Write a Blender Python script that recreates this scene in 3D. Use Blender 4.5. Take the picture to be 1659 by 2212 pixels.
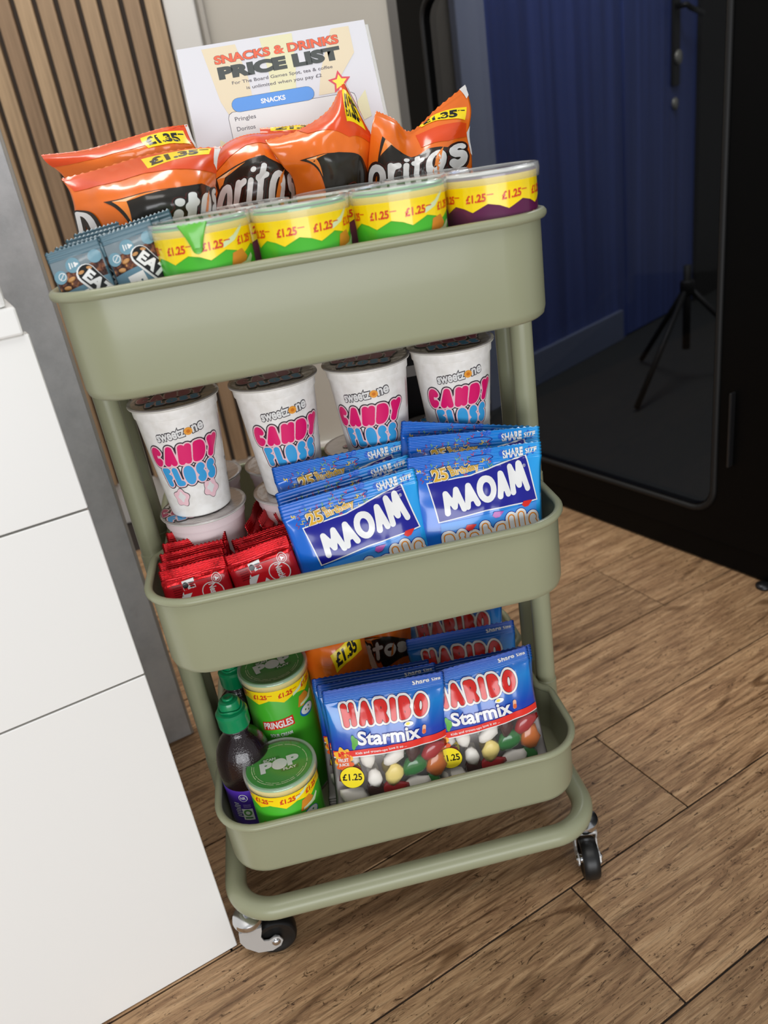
import bpy, bmesh, math, random
from mathutils import Vector, Matrix, noise
random.seed(7)
for o in list(bpy.data.objects): bpy.data.objects.remove(o)
SC = bpy.context.scene
COL = SC.collection

# ------------------------------------------------------------------ camera
cam = bpy.data.cameras.new('camera'); camo = bpy.data.objects.new('camera', cam); COL.objects.link(camo)
CR, CU, CF = Vector((.97390, -.17388, -.14591)), Vector((.20509, .39860, .89390)), Vector((.09727, .90049, -.42386))
CP = Vector((-.0432, -.7990, .8367))
M = Matrix((CR, CU, -CF)).transposed().to_4x4(); M.translation = CP
camo.matrix_world = M
cam.sensor_fit = 'VERTICAL'; cam.sensor_height = 36.0
cam.lens = 1692.18 / 2212 * 36.0
cam.clip_start = .02; cam.clip_end = 40
cam.dof.use_dof = True; cam.dof.focus_distance = .80; cam.dof.aperture_fstop = 5.8
SC.camera = camo

# ------------------------------------------------------------------ light
W = bpy.data.worlds.new('world'); SC.world = W; W.use_nodes = True
W.node_tree.nodes['Background'].inputs[0].default_value = (.93, .96, 1.0, 1)
W.node_tree.nodes['Background'].inputs[1].default_value = .40

def area(name, loc, target, sx, sy, power, col=(1, 1, 1)):
    l = bpy.data.lights.new(name, 'AREA'); l.shape = 'RECTANGLE'; l.size = sx; l.size_y = sy; l.energy = power; l.color = col
    o = bpy.data.objects.new(name, l); COL.objects.link(o); o.location = loc
    o.rotation_euler = (Vector(target) - Vector(loc)).to_track_quat('-Z', 'Y').to_euler()
    return o
area('window_daylight', (-.20, -2.6, .50), (0, 0, .26), 2.4, .95, 44, (.95, .97, 1))
area('unseen_overhead_light', (-.05, -1.0, 2.5), (0, -.45, 0), 1.3, .8, 15, (1, .97, .93))
area('unseen_overhead_light', (-.60, .66, 2.4), (-.34, 1.2, .7), 1.2, .5, 24, (1, .96, .91))  # unseen fill, added to lift the slats and the back wall
area('inner_room_fill', (1.25, 1.45, 2.25), (1.1, 1.8, .6), .5, .5, 30, (.95, .97, 1))  # unseen lamp, added to brighten the blue wall and pale trim
SC.view_settings.view_transform = 'Standard'; SC.view_settings.look = 'None'
SC.view_settings.gamma = 1.0; SC.view_settings.use_curve_mapping = False
SC.view_settings.exposure = 0.0

# ------------------------------------------------------------------ helpers
def lin(c):
    if isinstance(c, str):
        c = [int(c[i:i + 2], 16) / 255 for i in (0, 2, 4)]
    return tuple((v / 12.92 if v <= .04045 else ((v + .055) / 1.055) ** 2.4) for v in c) + (1,)

MATS = {}
def mat(name, col='808080', rough=.4, metal=0, spec=.5, coat=0, trans=0, ior=1.45, sss=0):
    if name in MATS: return MATS[name]
    m = bpy.data.materials.new(name); m.use_nodes = True
    b = m.node_tree.nodes['Principled BSDF']
    b.inputs['Base Color'].default_value = lin(col)
    b.inputs['Roughness'].default_value = rough; b.inputs['Metallic'].default_value = metal
    b.inputs['Specular IOR Level'].default_value = spec
    b.inputs['Coat Weight'].default_value = coat; b.inputs['Coat Roughness'].default_value = .08
    b.inputs['Transmission Weight'].default_value = trans; b.inputs['IOR'].default_value = ior
    MATS[name] = m
    return m
def nodes(m): return m.node_tree.nodes, m.node_tree.links, m.node_tree.nodes['Principled BSDF']
def ramp(N, stops):
    r = N.new('ShaderNodeValToRGB'); e = r.color_ramp.elements
    while len(e) < len(stops): e.new(.5)
    for k, (p, c) in enumerate(stops): e[k].position = p; e[k].color = lin(c) if isinstance(c, str) else (c, c, c, 1)
    return r
def noisebump(m, scale, strength, dist=.002, detail=3, stretch=None):
    N, L, b = nodes(m)
    t = N.new('ShaderNodeTexCoord'); n = N.new('ShaderNodeTexNoise'); n.inputs['Scale'].default_value = scale; n.inputs['Detail'].default_value = detail
    mp = N.new('ShaderNodeMapping'); L.new(t.outputs['Object'], mp.inputs[0]); L.new(mp.outputs[0], n.inputs[0])
    if stretch: mp.inputs['Scale'].default_value = stretch
    bp = N.new('ShaderNodeBump'); bp.inputs['Strength'].default_value = strength; bp.inputs['Distance'].default_value = dist
    L.new(n.outputs[0], bp.inputs['Height']); L.new(bp.outputs[0], b.inputs['Normal'])
    return n, bp
def film(name, tint=(1, 1, 1), clear=.8, rough=.12):
    if name in MATS: return MATS[name]
    m = bpy.data.materials.new(name); m.use_nodes = True
    N, L = m.node_tree.nodes, m.node_tree.links
    N.remove(N['Principled BSDF']); out = N['Material Output']
    tr = N.new('ShaderNodeBsdfTransparent'); tr.inputs[0].default_value = (*tint, 1)
    g = N.new('ShaderNodeBsdfPrincipled'); g.inputs['Base Color'].default_value = (*tint, 1); g.inputs['Roughness'].default_value = rough
    mx = N.new('ShaderNodeMixShader'); mx.inputs[0].default_value = 1 - clear
    L.new(tr.outputs[0], mx.inputs[1]); L.new(g.outputs[0], mx.inputs[2])
    gl = N.new('ShaderNodeBsdfGlossy'); gl.inputs['Roughness'].default_value = rough
    fr = N.new('ShaderNodeFresnel'); fr.inputs[0].default_value = 1.45
    ge = N.new('ShaderNodeNewGeometry'); mu = N.new('ShaderNodeMath'); mu.operation = 'SUBTRACT'; mu.use_clamp = True
    L.new(fr.outputs[0], mu.inputs[0]); L.new(ge.outputs['Backfacing'], mu.inputs[1])
    m2 = N.new('ShaderNodeMixShader'); L.new(mu.outputs[0], m2.inputs[0]); L.new(mx.outputs[0], m2.inputs[1]); L.new(gl.outputs[0], m2.inputs[2])
    L.new(m2.outputs[0], out.inputs[0]); MATS[name] = m
    return m

def link(name, me, parent=None, mats=None):
    o = bpy.data.objects.new(name, me); COL.objects.link(o)
    if parent: o.parent = parent
    if mats is not None:
        for m in (mats if isinstance(mats, (list, tuple)) else [mats]): me.materials.append(m)
    return o
def bm_obj(name, bm, parent=None, mats=None, smooth=None):
    me = bpy.data.meshes.new(name); bmesh.ops.recalc_face_normals(bm, faces=bm.faces); bm.to_mesh(me); bm.free()
    if smooth is not None:
        if smooth is True: me.shade_smooth()
        else: me.set_sharp_from_angle(angle=smooth) if hasattr(me, 'set_sharp_from_angle') else me.shade_smooth()
        if smooth is not True:
            for p in me.polygons: p.use_smooth = True
    return link(name, me, parent, mats)
def thing(name, label, cat, loc=(0, 0, 0), rot=None, group=None):
    o = bpy.data.objects.new(name, None); COL.objects.link(o); o.empty_display_size = .02
    if rot is not None:
        m = rot.to_4x4(); m.translation = Vector(loc); o.matrix_world = m
    else: o.location = loc
    o['label'] = label; o['category'] = cat
    if group: o['group'] = group
    return o
def tag(o, label, cat, group=None):
    o['label'] = label; o['category'] = cat
    if group: o['group'] = group
    return o
def struct(o): o['kind'] = 'structure'; return o
def dup(root, loc, rot=None, label=None, group=None):
    r = root.copy(); COL.objects.link(r)
    m = (rot if rot is not None else Matrix.Identity(3)).to_4x4(); m.translation = Vector(loc); r.matrix_world = m
    if label: r['label'] = label
    if group: r['group'] = group
    for ch in list(root.children):
        c = ch.copy(); COL.objects.link(c); c.parent = r
        for g in ch.children:
            d = g.copy(); COL.objects.link(d); d.parent = c
    return r
def rotz(deg): return Matrix.Rotation(math.radians(deg), 3, 'Z')
def frame(xd, up):
    x = Vector(xd).normalized(); u = Vector(up); u = (u - x * u.dot(x)).normalized(); y = u.cross(x)
    return Matrix((x, y, u)).transposed()

def box_bm(lo, hi, bm=None, bev=0, seg=2):
    own = bm is None
    b2 = bmesh.new()
    bmesh.ops.create_cube(b2, size=1)
    for v in b2.verts: v.co = Vector([lo[i] + (v.co[i] + .5) * (hi[i] - lo[i]) for i in range(3)])
    if bev: bmesh.ops.bevel(b2, geom=list(b2.edges), offset=bev, segments=seg, profile=.5, affect='EDGES')
    if own: return b2
    me = bpy.data.meshes.new('tmp'); b2.to_mesh(me); b2.free(); bm.from_mesh(me); bpy.data.meshes.remove(me)
    return bm
def lathe_bm(prof, seg=48, bm=None, c=(0, 0), cap0=True, cap1=True):
    bm = bm or bmesh.new(); rings = []
    for r, z in prof:
        if r < 1e-6: rings.append([bm.verts.new((c[0], c[1], z))])
        else: rings.append([bm.verts.new((c[0] + r * math.cos(2 * math.pi * k / seg), c[1] + r * math.sin(2 * math.pi * k / seg), z)) for k in range(seg)])
    for a, b in zip(rings[:-1], rings[1:]):
        for k in range(seg):
            k2 = (k + 1) % seg
            if len(a) == 1 and len(b) > 1: bm.faces.new((a[0], b[k], b[k2]))
            elif len(b) == 1 and len(a) > 1: bm.faces.new((a[k], a[k2], b[0]))
            elif len(a) > 1: bm.faces.new((a[k], a[k2], b[k2], b[k]))
    if cap0 and len(rings[0]) > 1: bm.faces.new(rings[0][::-1])
    if cap1 and len(rings[-1]) > 1: bm.faces.new(rings[-1])
    return bm
def tube_bm(pts, r, seg=16, closed=False, bm=None, caps=True):
    bm = bm or bmesh.new(); n = len(pts); P = [Vector(p) for p in pts]; rings = []; ref = None
    for i in range(n):
        if closed: t = P[(i + 1) % n] - P[i - 1]
        else: t = P[min(i + 1, n - 1)] - P[max(i - 1, 0)]
        t.normalize()
        if ref is None:
            ref = Vector((0, 0, 1)) if abs(t.z) < .9 else Vector((1, 0, 0))
        x = (ref - t * ref.dot(t)).normalized(); y = t.cross(x); ref = x
        rr = r[i] if isinstance(r, (list, tuple)) else r
        rings.append([bm.verts.new(P[i] + (x * math.cos(2 * math.pi * k / seg) + y * math.sin(2 * math.pi * k / seg)) * rr) for k in range(seg)])
    for i in range(n if closed else n - 1):
        a, b = rings[i], rings[(i + 1) % n]
        for k in range(seg): bm.faces.new((a[k], a[(k + 1) % seg], b[(k + 1) % seg], b[k]))
    if not closed and caps: bm.faces.new(rings[0][::-1]); bm.faces.new(rings[-1])
    return bm
def rrect(Wd, D, r, n=10):
    pts = []
    for cx, cy, a0 in ((Wd / 2 - r, -D / 2 + r, -90), (Wd / 2 - r, D / 2 - r, 0), (-Wd / 2 + r, D / 2 - r, 90), (-Wd / 2 + r, -D / 2 + r, 180)):
        for k in range(n + 1):
            a = math.radians(a0 + 90 * k / n); pts.append((cx + r * math.cos(a), cy + r * math.sin(a)))
    return pts

# ---- flat print: 2D shapes cut to a grid and laid on a curved surface
TXT = {}
def text2d(s, off=0, shear=0, bold=0):
    k = (s, off, shear)
    if k in TXT: return TXT[k]
    cu = bpy.data.curves.new('t', 'FONT'); cu.body = s; cu.size = 1; cu.offset = off; cu.shear = shear; cu.resolution_u = 4
    o = bpy.data.objects.new('t', cu); COL.objects.link(o)
    dg = bpy.context.evaluated_depsgraph_get(); me = o.evaluated_get(dg).to_mesh()
    vs = [(v.co.x, v.co.y) for v in me.vertices]; fs = [tuple(p.vertices) for p in me.polygons]
    o.evaluated_get(dg).to_mesh_clear(); bpy.data.objects.remove(o); bpy.data.curves.remove(cu)
    TXT[k] = (vs, fs); return TXT[k]
def quad(vs, bb, q):
    x0, y0, x1, y1 = bb; out = []
    (ax, ay), (bx, by), (cx, cy), (dx, dy) = q            # BL BR TR TL
    for x, y in vs:
        s = (x - x0) / (x1 - x0); t = (y - y0) / (y1 - y0)
        out.append(((ax * (1 - s) + bx * s) * (1 - t) + (dx * (1 - s) + cx * s) * t, (ay * (1 - s) + by * s) * (1 - t) + (dy * (1 - s) + cy * s) * t))
    return out
def tq(s, q, m, lev=2, off=.02, shear=0):
    """text s stretched over the quad q (BL BR TR TL)"""
    b, _ = text2d(s, .02, shear); xs = [p[0] for p in b]; ys = [p[1] for p in b]
    vs, fs = text2d(s, off, shear)
    return (quad(vs, (min(xs), min(ys), max(xs), max(ys)), q), fs, m, lev)
def rect(cx, cy, w, h, ang=0):
    a = math.radians(ang); c, s = math.cos(a), math.sin(a)
    return [(cx + x * c - y * s, cy + x * s + y * c) for x, y in ((-w / 2, -h / 2), (w / 2, -h / 2), (w / 2, h / 2), (-w / 2, h / 2))]
def tx(s, cx, cy, w, h, m, lev=2, off=.02, ang=0, shear=0): return tq(s, rect(cx, cy, w, h, ang), m, lev, off, shear)
def poly(pts, m, lev=1): return (pts, [tuple(range(len(pts)))], m, lev)
def disc(cx, cy, r, m, lev=1, n=24, ry=None): return poly([(cx + r * math.cos(2 * math.pi * k / n), cy + (ry or r) * math.sin(2 * math.pi * k / n)) for k in range(n)], m, lev)
def capsule(cx, cy, w, h, m, lev=1, ang=0, n=8):
    p = []; r = h / 2; a = math.radians(ang)
    for k in range(n + 1): t = -math.pi / 2 + math.pi * k / n; p.append((w / 2 - r + r * math.cos(t), r * math.sin(t)))
    for k in range(n + 1): t = math.pi / 2 + math.pi * k / n; p.append((-w / 2 + r + r * math.cos(t), r * math.sin(t)))
    return poly([(cx + x * math.cos(a) - y * math.sin(a), cy + x * math.sin(a) + y * math.cos(a)) for x, y in p], m, lev)
def star(cx, cy, r, m, lev, inner=.45, n=5, rot=90): return poly([(cx + (r if k % 2 == 0 else r * inner) * math.cos(math.radians(rot + 180 * k / n)), cy + (r if k % 2 == 0 else r * inner) * math.sin(math.radians(rot + 180 * k / n))) for k in range(2 * n)], m, lev)
def blob(cx, cy, r, m, lev, lobes=5, amp=.18, n=36, ry=None, ph=0): return poly([(cx + r * (1 + amp * math.cos(lobes * 2 * math.pi * k / n + ph)) * math.cos(2 * math.pi * k / n), cy + (ry or r) * (1 + amp * math.cos(lobes * 2 * math.pi * k / n + ph)) * math.sin(2 * math.pi * k / n)) for k in range(n)], m, lev)

def wrap(name, layers, surf, cx, cy, parent, base=.00026, step=.00014):
    """layers of (verts2d, faces, material, level) -> one thin print mesh that follows surf(x,y) -> (pos, normal)"""
    V = []; F = []; MI = []; mats = []
    for vs, fs, m, lev, *dense in layers:
        if m not in mats: mats.append(m)
        mi = mats.index(m)
        bm = bmesh.new(); bv = [bm.verts.new((x, y, 0)) for x, y in vs]
        for f in fs:
            try: bm.faces.new([bv[i] for i in f])
            except ValueError: pass
        bmesh.ops.triangulate(bm, faces=[f for f in bm.faces if len(f.verts) > 3])
        if not bm.verts: bm.free(); continue
        for ax, c in ((0, cx), (1, cy)):
            if not c or dense: continue
            lo = min(v.co[ax] for v in bm.verts); hi = max(v.co[ax] for v in bm.verts)
            k = math.floor(lo / c) + 1
            while k * c < hi:
                co = [0, 0, 0]; no = [0, 0, 0]; co[ax] = k * c; no[ax] = 1
                bmesh.ops.bisect_plane(bm, geom=bm.verts[:] + bm.edges[:] + bm.faces[:], dist=1e-7, plane_co=co, plane_no=no)
                k += 1
        bm.verts.index_update(); o0 = len(V)
        for v in bm.verts:
            p, n = surf(v.co.x, v.co.y); V.append(p + n * (base + step * lev))
        for f in bm.faces: F.append([o0 + v.index for v in f.verts]); MI.append(mi)
        bm.free()
    me = bpy.data.meshes.new(name); me.from_pydata([tuple(v) for v in V], [], F)
    for p, mi in zip(me.polygons, MI): p.material_index = mi; p.use_smooth = True
    me.update()
    return link(name, me, parent, mats)
def cyl(rf):
    def s(x, z):
        r, r0 = rf(z); a = x / r0
        return Vector((r * math.sin(a), -r * math.cos(a), z)), Vector((math.sin(a), -math.cos(a), 0))
    return s
def flat_top(z):
    return lambda x, y: (Vector((x, y, z)), Vector((0, 0, 1)))
def front(y=0): return lambda x, z: (Vector((x, y, z)), Vector((0, -1, 0)))

def P(n, c, rough=.28, spec=.5): return mat('print_' + n, c, rough, 0, spec, coat=.25)
WHITE, BLACK, RED, YEL = P('white', 'e6e6e4'), P('black', '171717'), P('red', 'd8251c'), P('yellow', 'fbdc12')

def arc(cx, cy, rx, ry, a0, a1, n=10): return [(cx + rx * math.cos(math.radians(a0 + (a1 - a0) * k / n)), cy + ry * math.sin(math.radians(a0 + (a1 - a0) * k / n))) for k in range(n + 1)]
STK = {'M': (1.15, [[(0, 0), (.13, 1), (.5, .22), (.87, 1), (1, 0)]]), 'A': (.95, [[(0, 0), (.5, 1), (1, 0)], [(.22, .34), (.78, .34)]]), 'O': (1, [arc(.5, .5, .5, .5, 0, 360, 22)]),
    'H': (.8, [[(0, 0), (0, 1)], [(1, 0), (1, 1)], [(0, .5), (1, .5)]]), 'R': (.75, [[(0, 0), (0, 1), (.5, 1)] + arc(.5, .74, .45, .26, 90, -90, 8) + [(0, .48)], [(.5, .48), (1, 0)]]),
    'I': (.02, [[(.5, 0), (.5, 1)]]), 'B': (.72, [[(0, 0), (0, 1), (.5, 1)] + arc(.5, .77, .40, .23, 90, -90, 8) + [(0, .54)], [(0, 0), (.5, 0)] + arc(.5, .27, .48, .27, -90, 90, 8)]),
    'C': (.85, [arc(.5, .5, .5, .5, 40, 320, 16)]), 'N': (.85, [[(0, 0), (0, 1), (1, 0), (1, 1)]]), 'D': (.85, [[(0, 0), (0, 1), (.4, 1)] + arc(.4, .5, .6, .5, 90, -90, 12) + [(0, 0)]]),
    'Y': (.85, [[(0, 1), (.48, .45)], [(1, 1), (.48, .45), (.35, 0)]]), 'F': (.62, [[(0, 0), (0, 1), (1, 1)], [(0, .52), (.8, .52)]]), 'L': (.6, [[(0, 1), (0, 0), (1, 0)]]),
    'S': (.7, [arc(.5, .75, .45, .25, 30, 270, 10) + arc(.5, .25, .48, .25, 90, -150, 10)]), 'P': (.68, [[(0, 0), (0, 1), (.5, 1)] + arc(.5, .72, .48, .28, 90, -90, 8) + [(0, .44)]]),
    'i': (.02, [[(.5, 0), (.5, .62)], [(.5, .92), (.5, .93)]]), 'n': (.5, [[(0, 0), (0, .66)], [(0, .35)] + arc(.5, .40, .5, .26, 160, 0, 8) + [(1, 0)]]), 'l': (.02, [[(.5, 0), (.5, 1)]]),
    'b': (.55, [[(0, 1), (0, .33)], arc(.5, .33, .5, .33, 0, 360, 14)]), 'a': (.55, [arc(.5, .33, .5, .33, 0, 360, 14), [(1, .66), (1, 0)]]), 's': (.45, [arc(.5, .50, .45, .17, 30, 270, 8) + arc(.5, .165, .48, .165, 90, -150, 8)]),
    'o': (.62, [arc(.5, .34, .5, .34, 0, 360, 16)]), 'r': (.36, [[(0, 0), (0, .68)], [(0, .38), (.35, .62), (1, .66)]]), 't': (.40, [[(.45, 1), (.40, .0)], [(0, .66), (1, .70)]])}
import numpy as np
def sq(word, q, w, m, lev, gap=.34, grow=0):
    """rounded stroke lettering: word laid in quad q (BL BR TR TL), stroke width w (in the units of q), outlined by marching squares"""
    H = (math.dist(q[0], q[3]) + math.dist(q[1], q[2])) / 2; Wd = (math.dist(q[0], q[1]) + math.dist(q[2], q[3])) / 2
    adv = sum(STK[c][0] for c in word); ng = len(word) - 1
    s = (Wd - w - ng * w * (1 + gap)) / max(adv, 1e-6); x = w / 2; h = w / 2 + grow; segs = []
    for c in word:
        cw = STK[c][0] * s
        for ln in STK[c][1]:
            P_ = [quad([((x + px * cw) / Wd, (w / 2 + py * (H - w)) / H)], (0, 0, 1, 1), q)[0] for px, py in ln]
            segs += list(zip(P_[:-1], P_[1:]))
        x += cw + w * (1 + gap)
    g = w / 6.5; A_ = np.array([a for a, b in segs]); B_ = np.array([b for a, b in segs])
    lo = np.minimum(A_.min(0), B_.min(0)) - h - g; hi = np.maximum(A_.max(0), B_.max(0)) + h + g
    nx, ny = int((hi[0] - lo[0]) / g) + 2, int((hi[1] - lo[1]) / g) + 2
    X, Y = np.meshgrid(lo[0] + g * np.arange(nx), lo[1] + g * np.arange(ny)); D = np.full(X.shape, 1e9)
    for (ax, ay), (bx, by) in segs:
        dx, dy = bx - ax, by - ay; l2 = max(dx * dx + dy * dy, 1e-14)
        t = np.clip(((X - ax) * dx + (Y - ay) * dy) / l2, 0, 1)
        D = np.minimum(D, np.hypot(X - ax - t * dx, Y - ay - t * dy))
    D -= h; V = []; F = []; idx = {}
    def vert(k, p):
        if k not in idx: idx[k] = len(V); V.append((float(p[0]), float(p[1])))
        return idx[k]
    for j in range(ny - 1):
        for i in range(nx - 1):
            cs = ((i, j), (i + 1, j), (i + 1, j + 1), (i, j + 1)); dv = [D[b, a] for a, b in cs]
            if min(dv) >= 0: continue
            f = []
            for k in range(4):
                a, b = cs[k], cs[(k + 1) % 4]; da, db = dv[k], dv[(k + 1) % 4]; pa, pb = (X[a[1], a[0]], Y[a[1], a[0]]), (X[b[1], b[0]], Y[b[1], b[0]])
                if da < 0: f.append(vert(a, pa))
                if (da < 0) != (db < 0):
                    t = da / (da - db); f.append(vert((min(a, b), max(a, b)), (pa[0] + (pb[0] - pa[0]) * t, pa[1] + (pb[1] - pa[1]) * t)))
            if len(f) > 2: F.append(tuple(f))
    return (V, F, m, lev, 1)

# ================================================================== SETTING
# --- floor: laminate planks laid at 20 degrees to the trolley
A = math.radians(20); U = Vector((math.cos(A), math.sin(A))); Vv = Vector((-math.sin(A), math.cos(A)))
GP = Vector((.376, 1.174, 0)); GE = Vector((.408, -.913, 0)); GN = Vector((.913, .408, 0))   # foot line of the glazed black door
def wood(name):
    m = mat(name, '80603f', .42, spec=.35); N, L, b = nodes(m)
    t = N.new('ShaderNodeTexCoord'); oi = N.new('ShaderNodeObjectInfo')
    add = N.new('ShaderNodeVectorMath'); add.operation = 'MULTIPLY_ADD'
    cmb = N.new('ShaderNodeCombineXYZ'); L.new(oi.outputs['Random'], cmb.inputs[0]); L.new(oi.outputs['Random'], cmb.inputs[1]); L.new(oi.outputs['Random'], cmb.inputs[2])
    L.new(cmb.outputs[0], add.inputs[0]); add.inputs[1].default_value = (37, 19, 11); L.new(t.outputs['Object'], add.inputs[2])
    def nz(sc, det, dist, rough=.6):
        mp = N.new('ShaderNodeMapping'); mp.inputs['Scale'].default_value = sc; L.new(add.outputs[0], mp.inputs[0])
        n = N.new('ShaderNodeTexNoise'); n.inputs['Scale'].default_value = 1; n.inputs['Detail'].default_value = det; n.inputs['Distortion'].default_value = dist; n.inputs['Roughness'].default_value = rough
        L.new(mp.outputs[0], n.inputs[0]); return n
    big = nz((3.2, 13, 1), 3, .6); fine = nz((22, 480, 1), 5, .3, .75); mid = nz((6, 75, 1), 6, 1.6, .7); dirt = nz((34, 110, 1), 7, 2.4, .76)
    # curved growth rings: bands of a slow noise
    rings = nz((1.15, 10.5, 1), 2, .8, .40)
    mul = N.new('ShaderNodeMath'); mul.operation = 'MULTIPLY'; L.new(rings.outputs[0], mul.inputs[0]); mul.inputs[1].default_value = 70
    sn = N.new('ShaderNodeMath'); sn.operation = 'SINE'; L.new(mul.outputs[0], sn.inputs[0])
    rr = ramp(N, [(.55, .0), (.95, 1.0)]); L.new(sn.outputs[0], rr.inputs[0])
    msk = ramp(N, [(.47, 0.0), (.60, 1.0)]); L.new(big.outputs[0], msk.inputs[0])
    base = ramp(N, [(.28, '73573f'), (.42, '997656'), (.55, 'bb966f'), (.70, 'd2ae86')]); L.new(mid.outputs[0], base.inputs[0])
    def mixm(a, fac, col, mode='MULTIPLY'):
        x = N.new('ShaderNodeMix'); x.data_type = 'RGBA'; x.blend_type = mode
        if isinstance(fac, float): x.inputs[0].default_value = fac
        else: L.new(fac, x.inputs[0])
        L.new(a, x.inputs[6])
        if isinstance(col, tuple): x.inputs[7].default_value = col
        else: L.new(col, x.inputs[7])
        return x.outputs[2]
    fr = ramp(N, [(.35, .40), (.52, 1.0)]); L.new(fine.outputs[0], fr.inputs[0])
    c = mixm(base.outputs[0], .75, fr.outputs[0])
    mm = N.new('ShaderNodeMath'); mm.operation = 'MULTIPLY'; L.new(rr.outputs[0], mm.inputs[0]); L.new(msk.outputs[0], mm.inputs[1])
    c = mixm(c, mm.outputs[0], (.46, .41, .37, 1))
    dr = ramp(N, [(.575, 0.0), (.62, 1.0)]); L.new(dirt.outputs[0], dr.inputs[0])
    c = mixm(c, dr.outputs[0], (.22, .19, .17, 1))
    br = ramp(N, [(0, .80), (1, 1.08)]); L.new(oi.outputs['Random'], br.inputs[0])
    c = mixm(c, 1.0, br.outputs[0])
    L.new(c, b.inputs['Base Color'])
    bp = N.new('ShaderNodeBump'); bp.inputs['Strength'].default_value = .25; bp.inputs['Distance'].default_value = .0006; L.new(fine.outputs[0], bp.inputs['Height']); L.new(bp.outputs[0], b.inputs['Normal'])
    return m
WOOD = wood('worn_oak_plank')
fl = struct(bm_obj('floor', box_bm((-2.2, -1.9, -.03), (2.0, 1.9, -.0022)), None, mat('plank_joint', '2a211b', .8)))
PW, G = .172, .0011
for r in range(-5, 9):
    v0 = -.390 + PW * r
    j0 = {0: .107, 1: .309, 2: -.268}.get(r, random.uniform(-.6, .6))
    for k in range(-2, 2):
        u0 = j0 + 1.2 * k; u1 = u0 + 1.2
        if u1 < -1.5 or u0 > 1.7: continue
        bm = box_bm((u0 + G, v0 + G, -.008), (u1 - G, v0 + PW - G, 0), bev=.0007, seg=1)
        cu, cv = (u0 + u1) / 2, v0 + PW / 2
        for v in bm.verts:
            p = U * v.co.x + Vv * v.co.y; v.co = Vector((p.x, p.y, v.co.z))
        for co, no in ((GP + GN * .03, GN), (Vector((0, 1.225, 0)), Vector((0, 1, 0)))):
            g = bmesh.ops.bisect_plane(bm, geom=bm.verts[:] + bm.edges[:] + bm.faces[:], plane_co=co, plane_no=no, clear_outer=True)
        if not bm.faces: bm.free(); continue
        c2 = U * cu + Vv * cv
        R = Matrix.Rotation(-A, 3, 'Z')
        for v in bm.verts: v.co = R @ (v.co - Vector((c2.x, c2.y, 0)))
        o = bm_obj('plank', bm, fl, WOOD); o.location = (c2.x, c2.y, 0); o.rotation_euler = (0, 0, A)

# --- back wall, door trim, skirting
WB = 1.262
BEIGE = mat('beige_wall_paint', 'bdb7ab', .7); WTRIM = mat('white_gloss_trim', 'dcd9d3', .35)
struct(bm_obj('wall_back', box_bm((-1.6, WB, 0), (.372, WB + .1, 2.5)), None, BEIGE))
struct(bm_obj('baseboard_back', box_bm((-1.6, WB - .016, 0), (.30, WB, .118), bev=.003), None, WTRIM))
struct(bm_obj('trim_1', box_bm((-.118, WB - .024, .118), (-.052, WB, 2.5), bev=.004), None, WTRIM))
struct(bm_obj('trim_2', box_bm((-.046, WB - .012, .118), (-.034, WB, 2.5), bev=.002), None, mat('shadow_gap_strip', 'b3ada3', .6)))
SL = mat('slat_walnut', '8c745b', .5); N, L, b = nodes(SL)
tc = N.new('ShaderNodeTexCoord'); oi = N.new('ShaderNodeObjectInfo'); mp = N.new('ShaderNodeMapping'); mp.inputs['Scale'].default_value = (90, 90, 5); L.new(tc.outputs['Object'], mp.inputs[0])
nz = N.new('ShaderNodeTexNoise'); nz.inputs['Scale'].default_value = 1; nz.inputs['Detail'].default_value = 4; L.new(mp.outputs[0], nz.inputs[0])
rp = ramp(N, [(.3, '9c866c'), (.7, 'c2a88a')]); L.new(nz.outputs[0], rp.inputs[0])
mxs = N.new('ShaderNodeMix'); mxs.data_type = 'RGBA'; mxs.blend_type = 'MULTIPLY'; mxs.inputs[0].default_value = 1; L.new(rp.outputs[0], mxs.inputs[6])
r2 = ramp(N, [(0, 'd0c6be'), (1, 'fffaf0')]); L.new(oi.outputs['Random'], r2.inputs[0]); L.new(r2.outputs[0], mxs.inputs[7]); L.new(mxs.outputs[2], b.inputs['Base Color'])
sp = thing('slatted_wall_panel', 'brown wooden slat panel with dark grooves covering the wall behind the trolley', 'wall panel', (-.12, WB - .03, .12))
bm_obj('backing', box_bm((-.93, .018, 0), (0, .029, 2.3)), sp, mat('dark_felt', '4a423c', .95))
slat_me = None
for k in range(21):
    if slat_me is None:
        s = bm_obj('slat', box_bm((-.0165, 0, 0), (.0165, .018, 2.3), bev=.0015, seg=1), sp, SL); slat_me = s.data
    else: s = link('slat', slat_me, sp)
    s.location = (-.019 - .0437 * k, 0, 0)

# --- white counter on the left with the grey end panel behind it
CM = Matrix(((.943, -.333, 0), (.333, .943, 0), (0, 0, 1)))
WP = mat('white_melamine', 'e9e8e4', .38); n_, bp_ = noisebump(WP, 260, .06, .0005)
ct = thing('counter', 'white panelled counter with thin horizontal joints, left of the trolley', 'counter', (-.229, -.131, 0), CM)
bm_obj('carcass', box_bm((-1.1, .018, 0), (-.004, .40, .741)), ct, WP)
for z0, z1 in ((.0015, .4025), (.4045, .5835), (.5855, .7405)):
    bm_obj('front_panel', box_bm((-1.1, 0, z0), (0, .0178, z1), bev=.0009, seg=1), ct, WP)
bm_obj('worktop', box_bm((-1.1, -.004, .741), (-.0035, .41, .763), bev=.002), ct, WP)
gp = thing('grey_panel', 'tall grey stone-effect board standing behind the white counter', 'panel', Vector((-.229, -.131, 0)) + CM @ Vector((0, .4165, 0)), CM)
GM = mat('grey_stone_laminate', 'a0a2a4', .55); N, L, b = nodes(GM)
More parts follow.
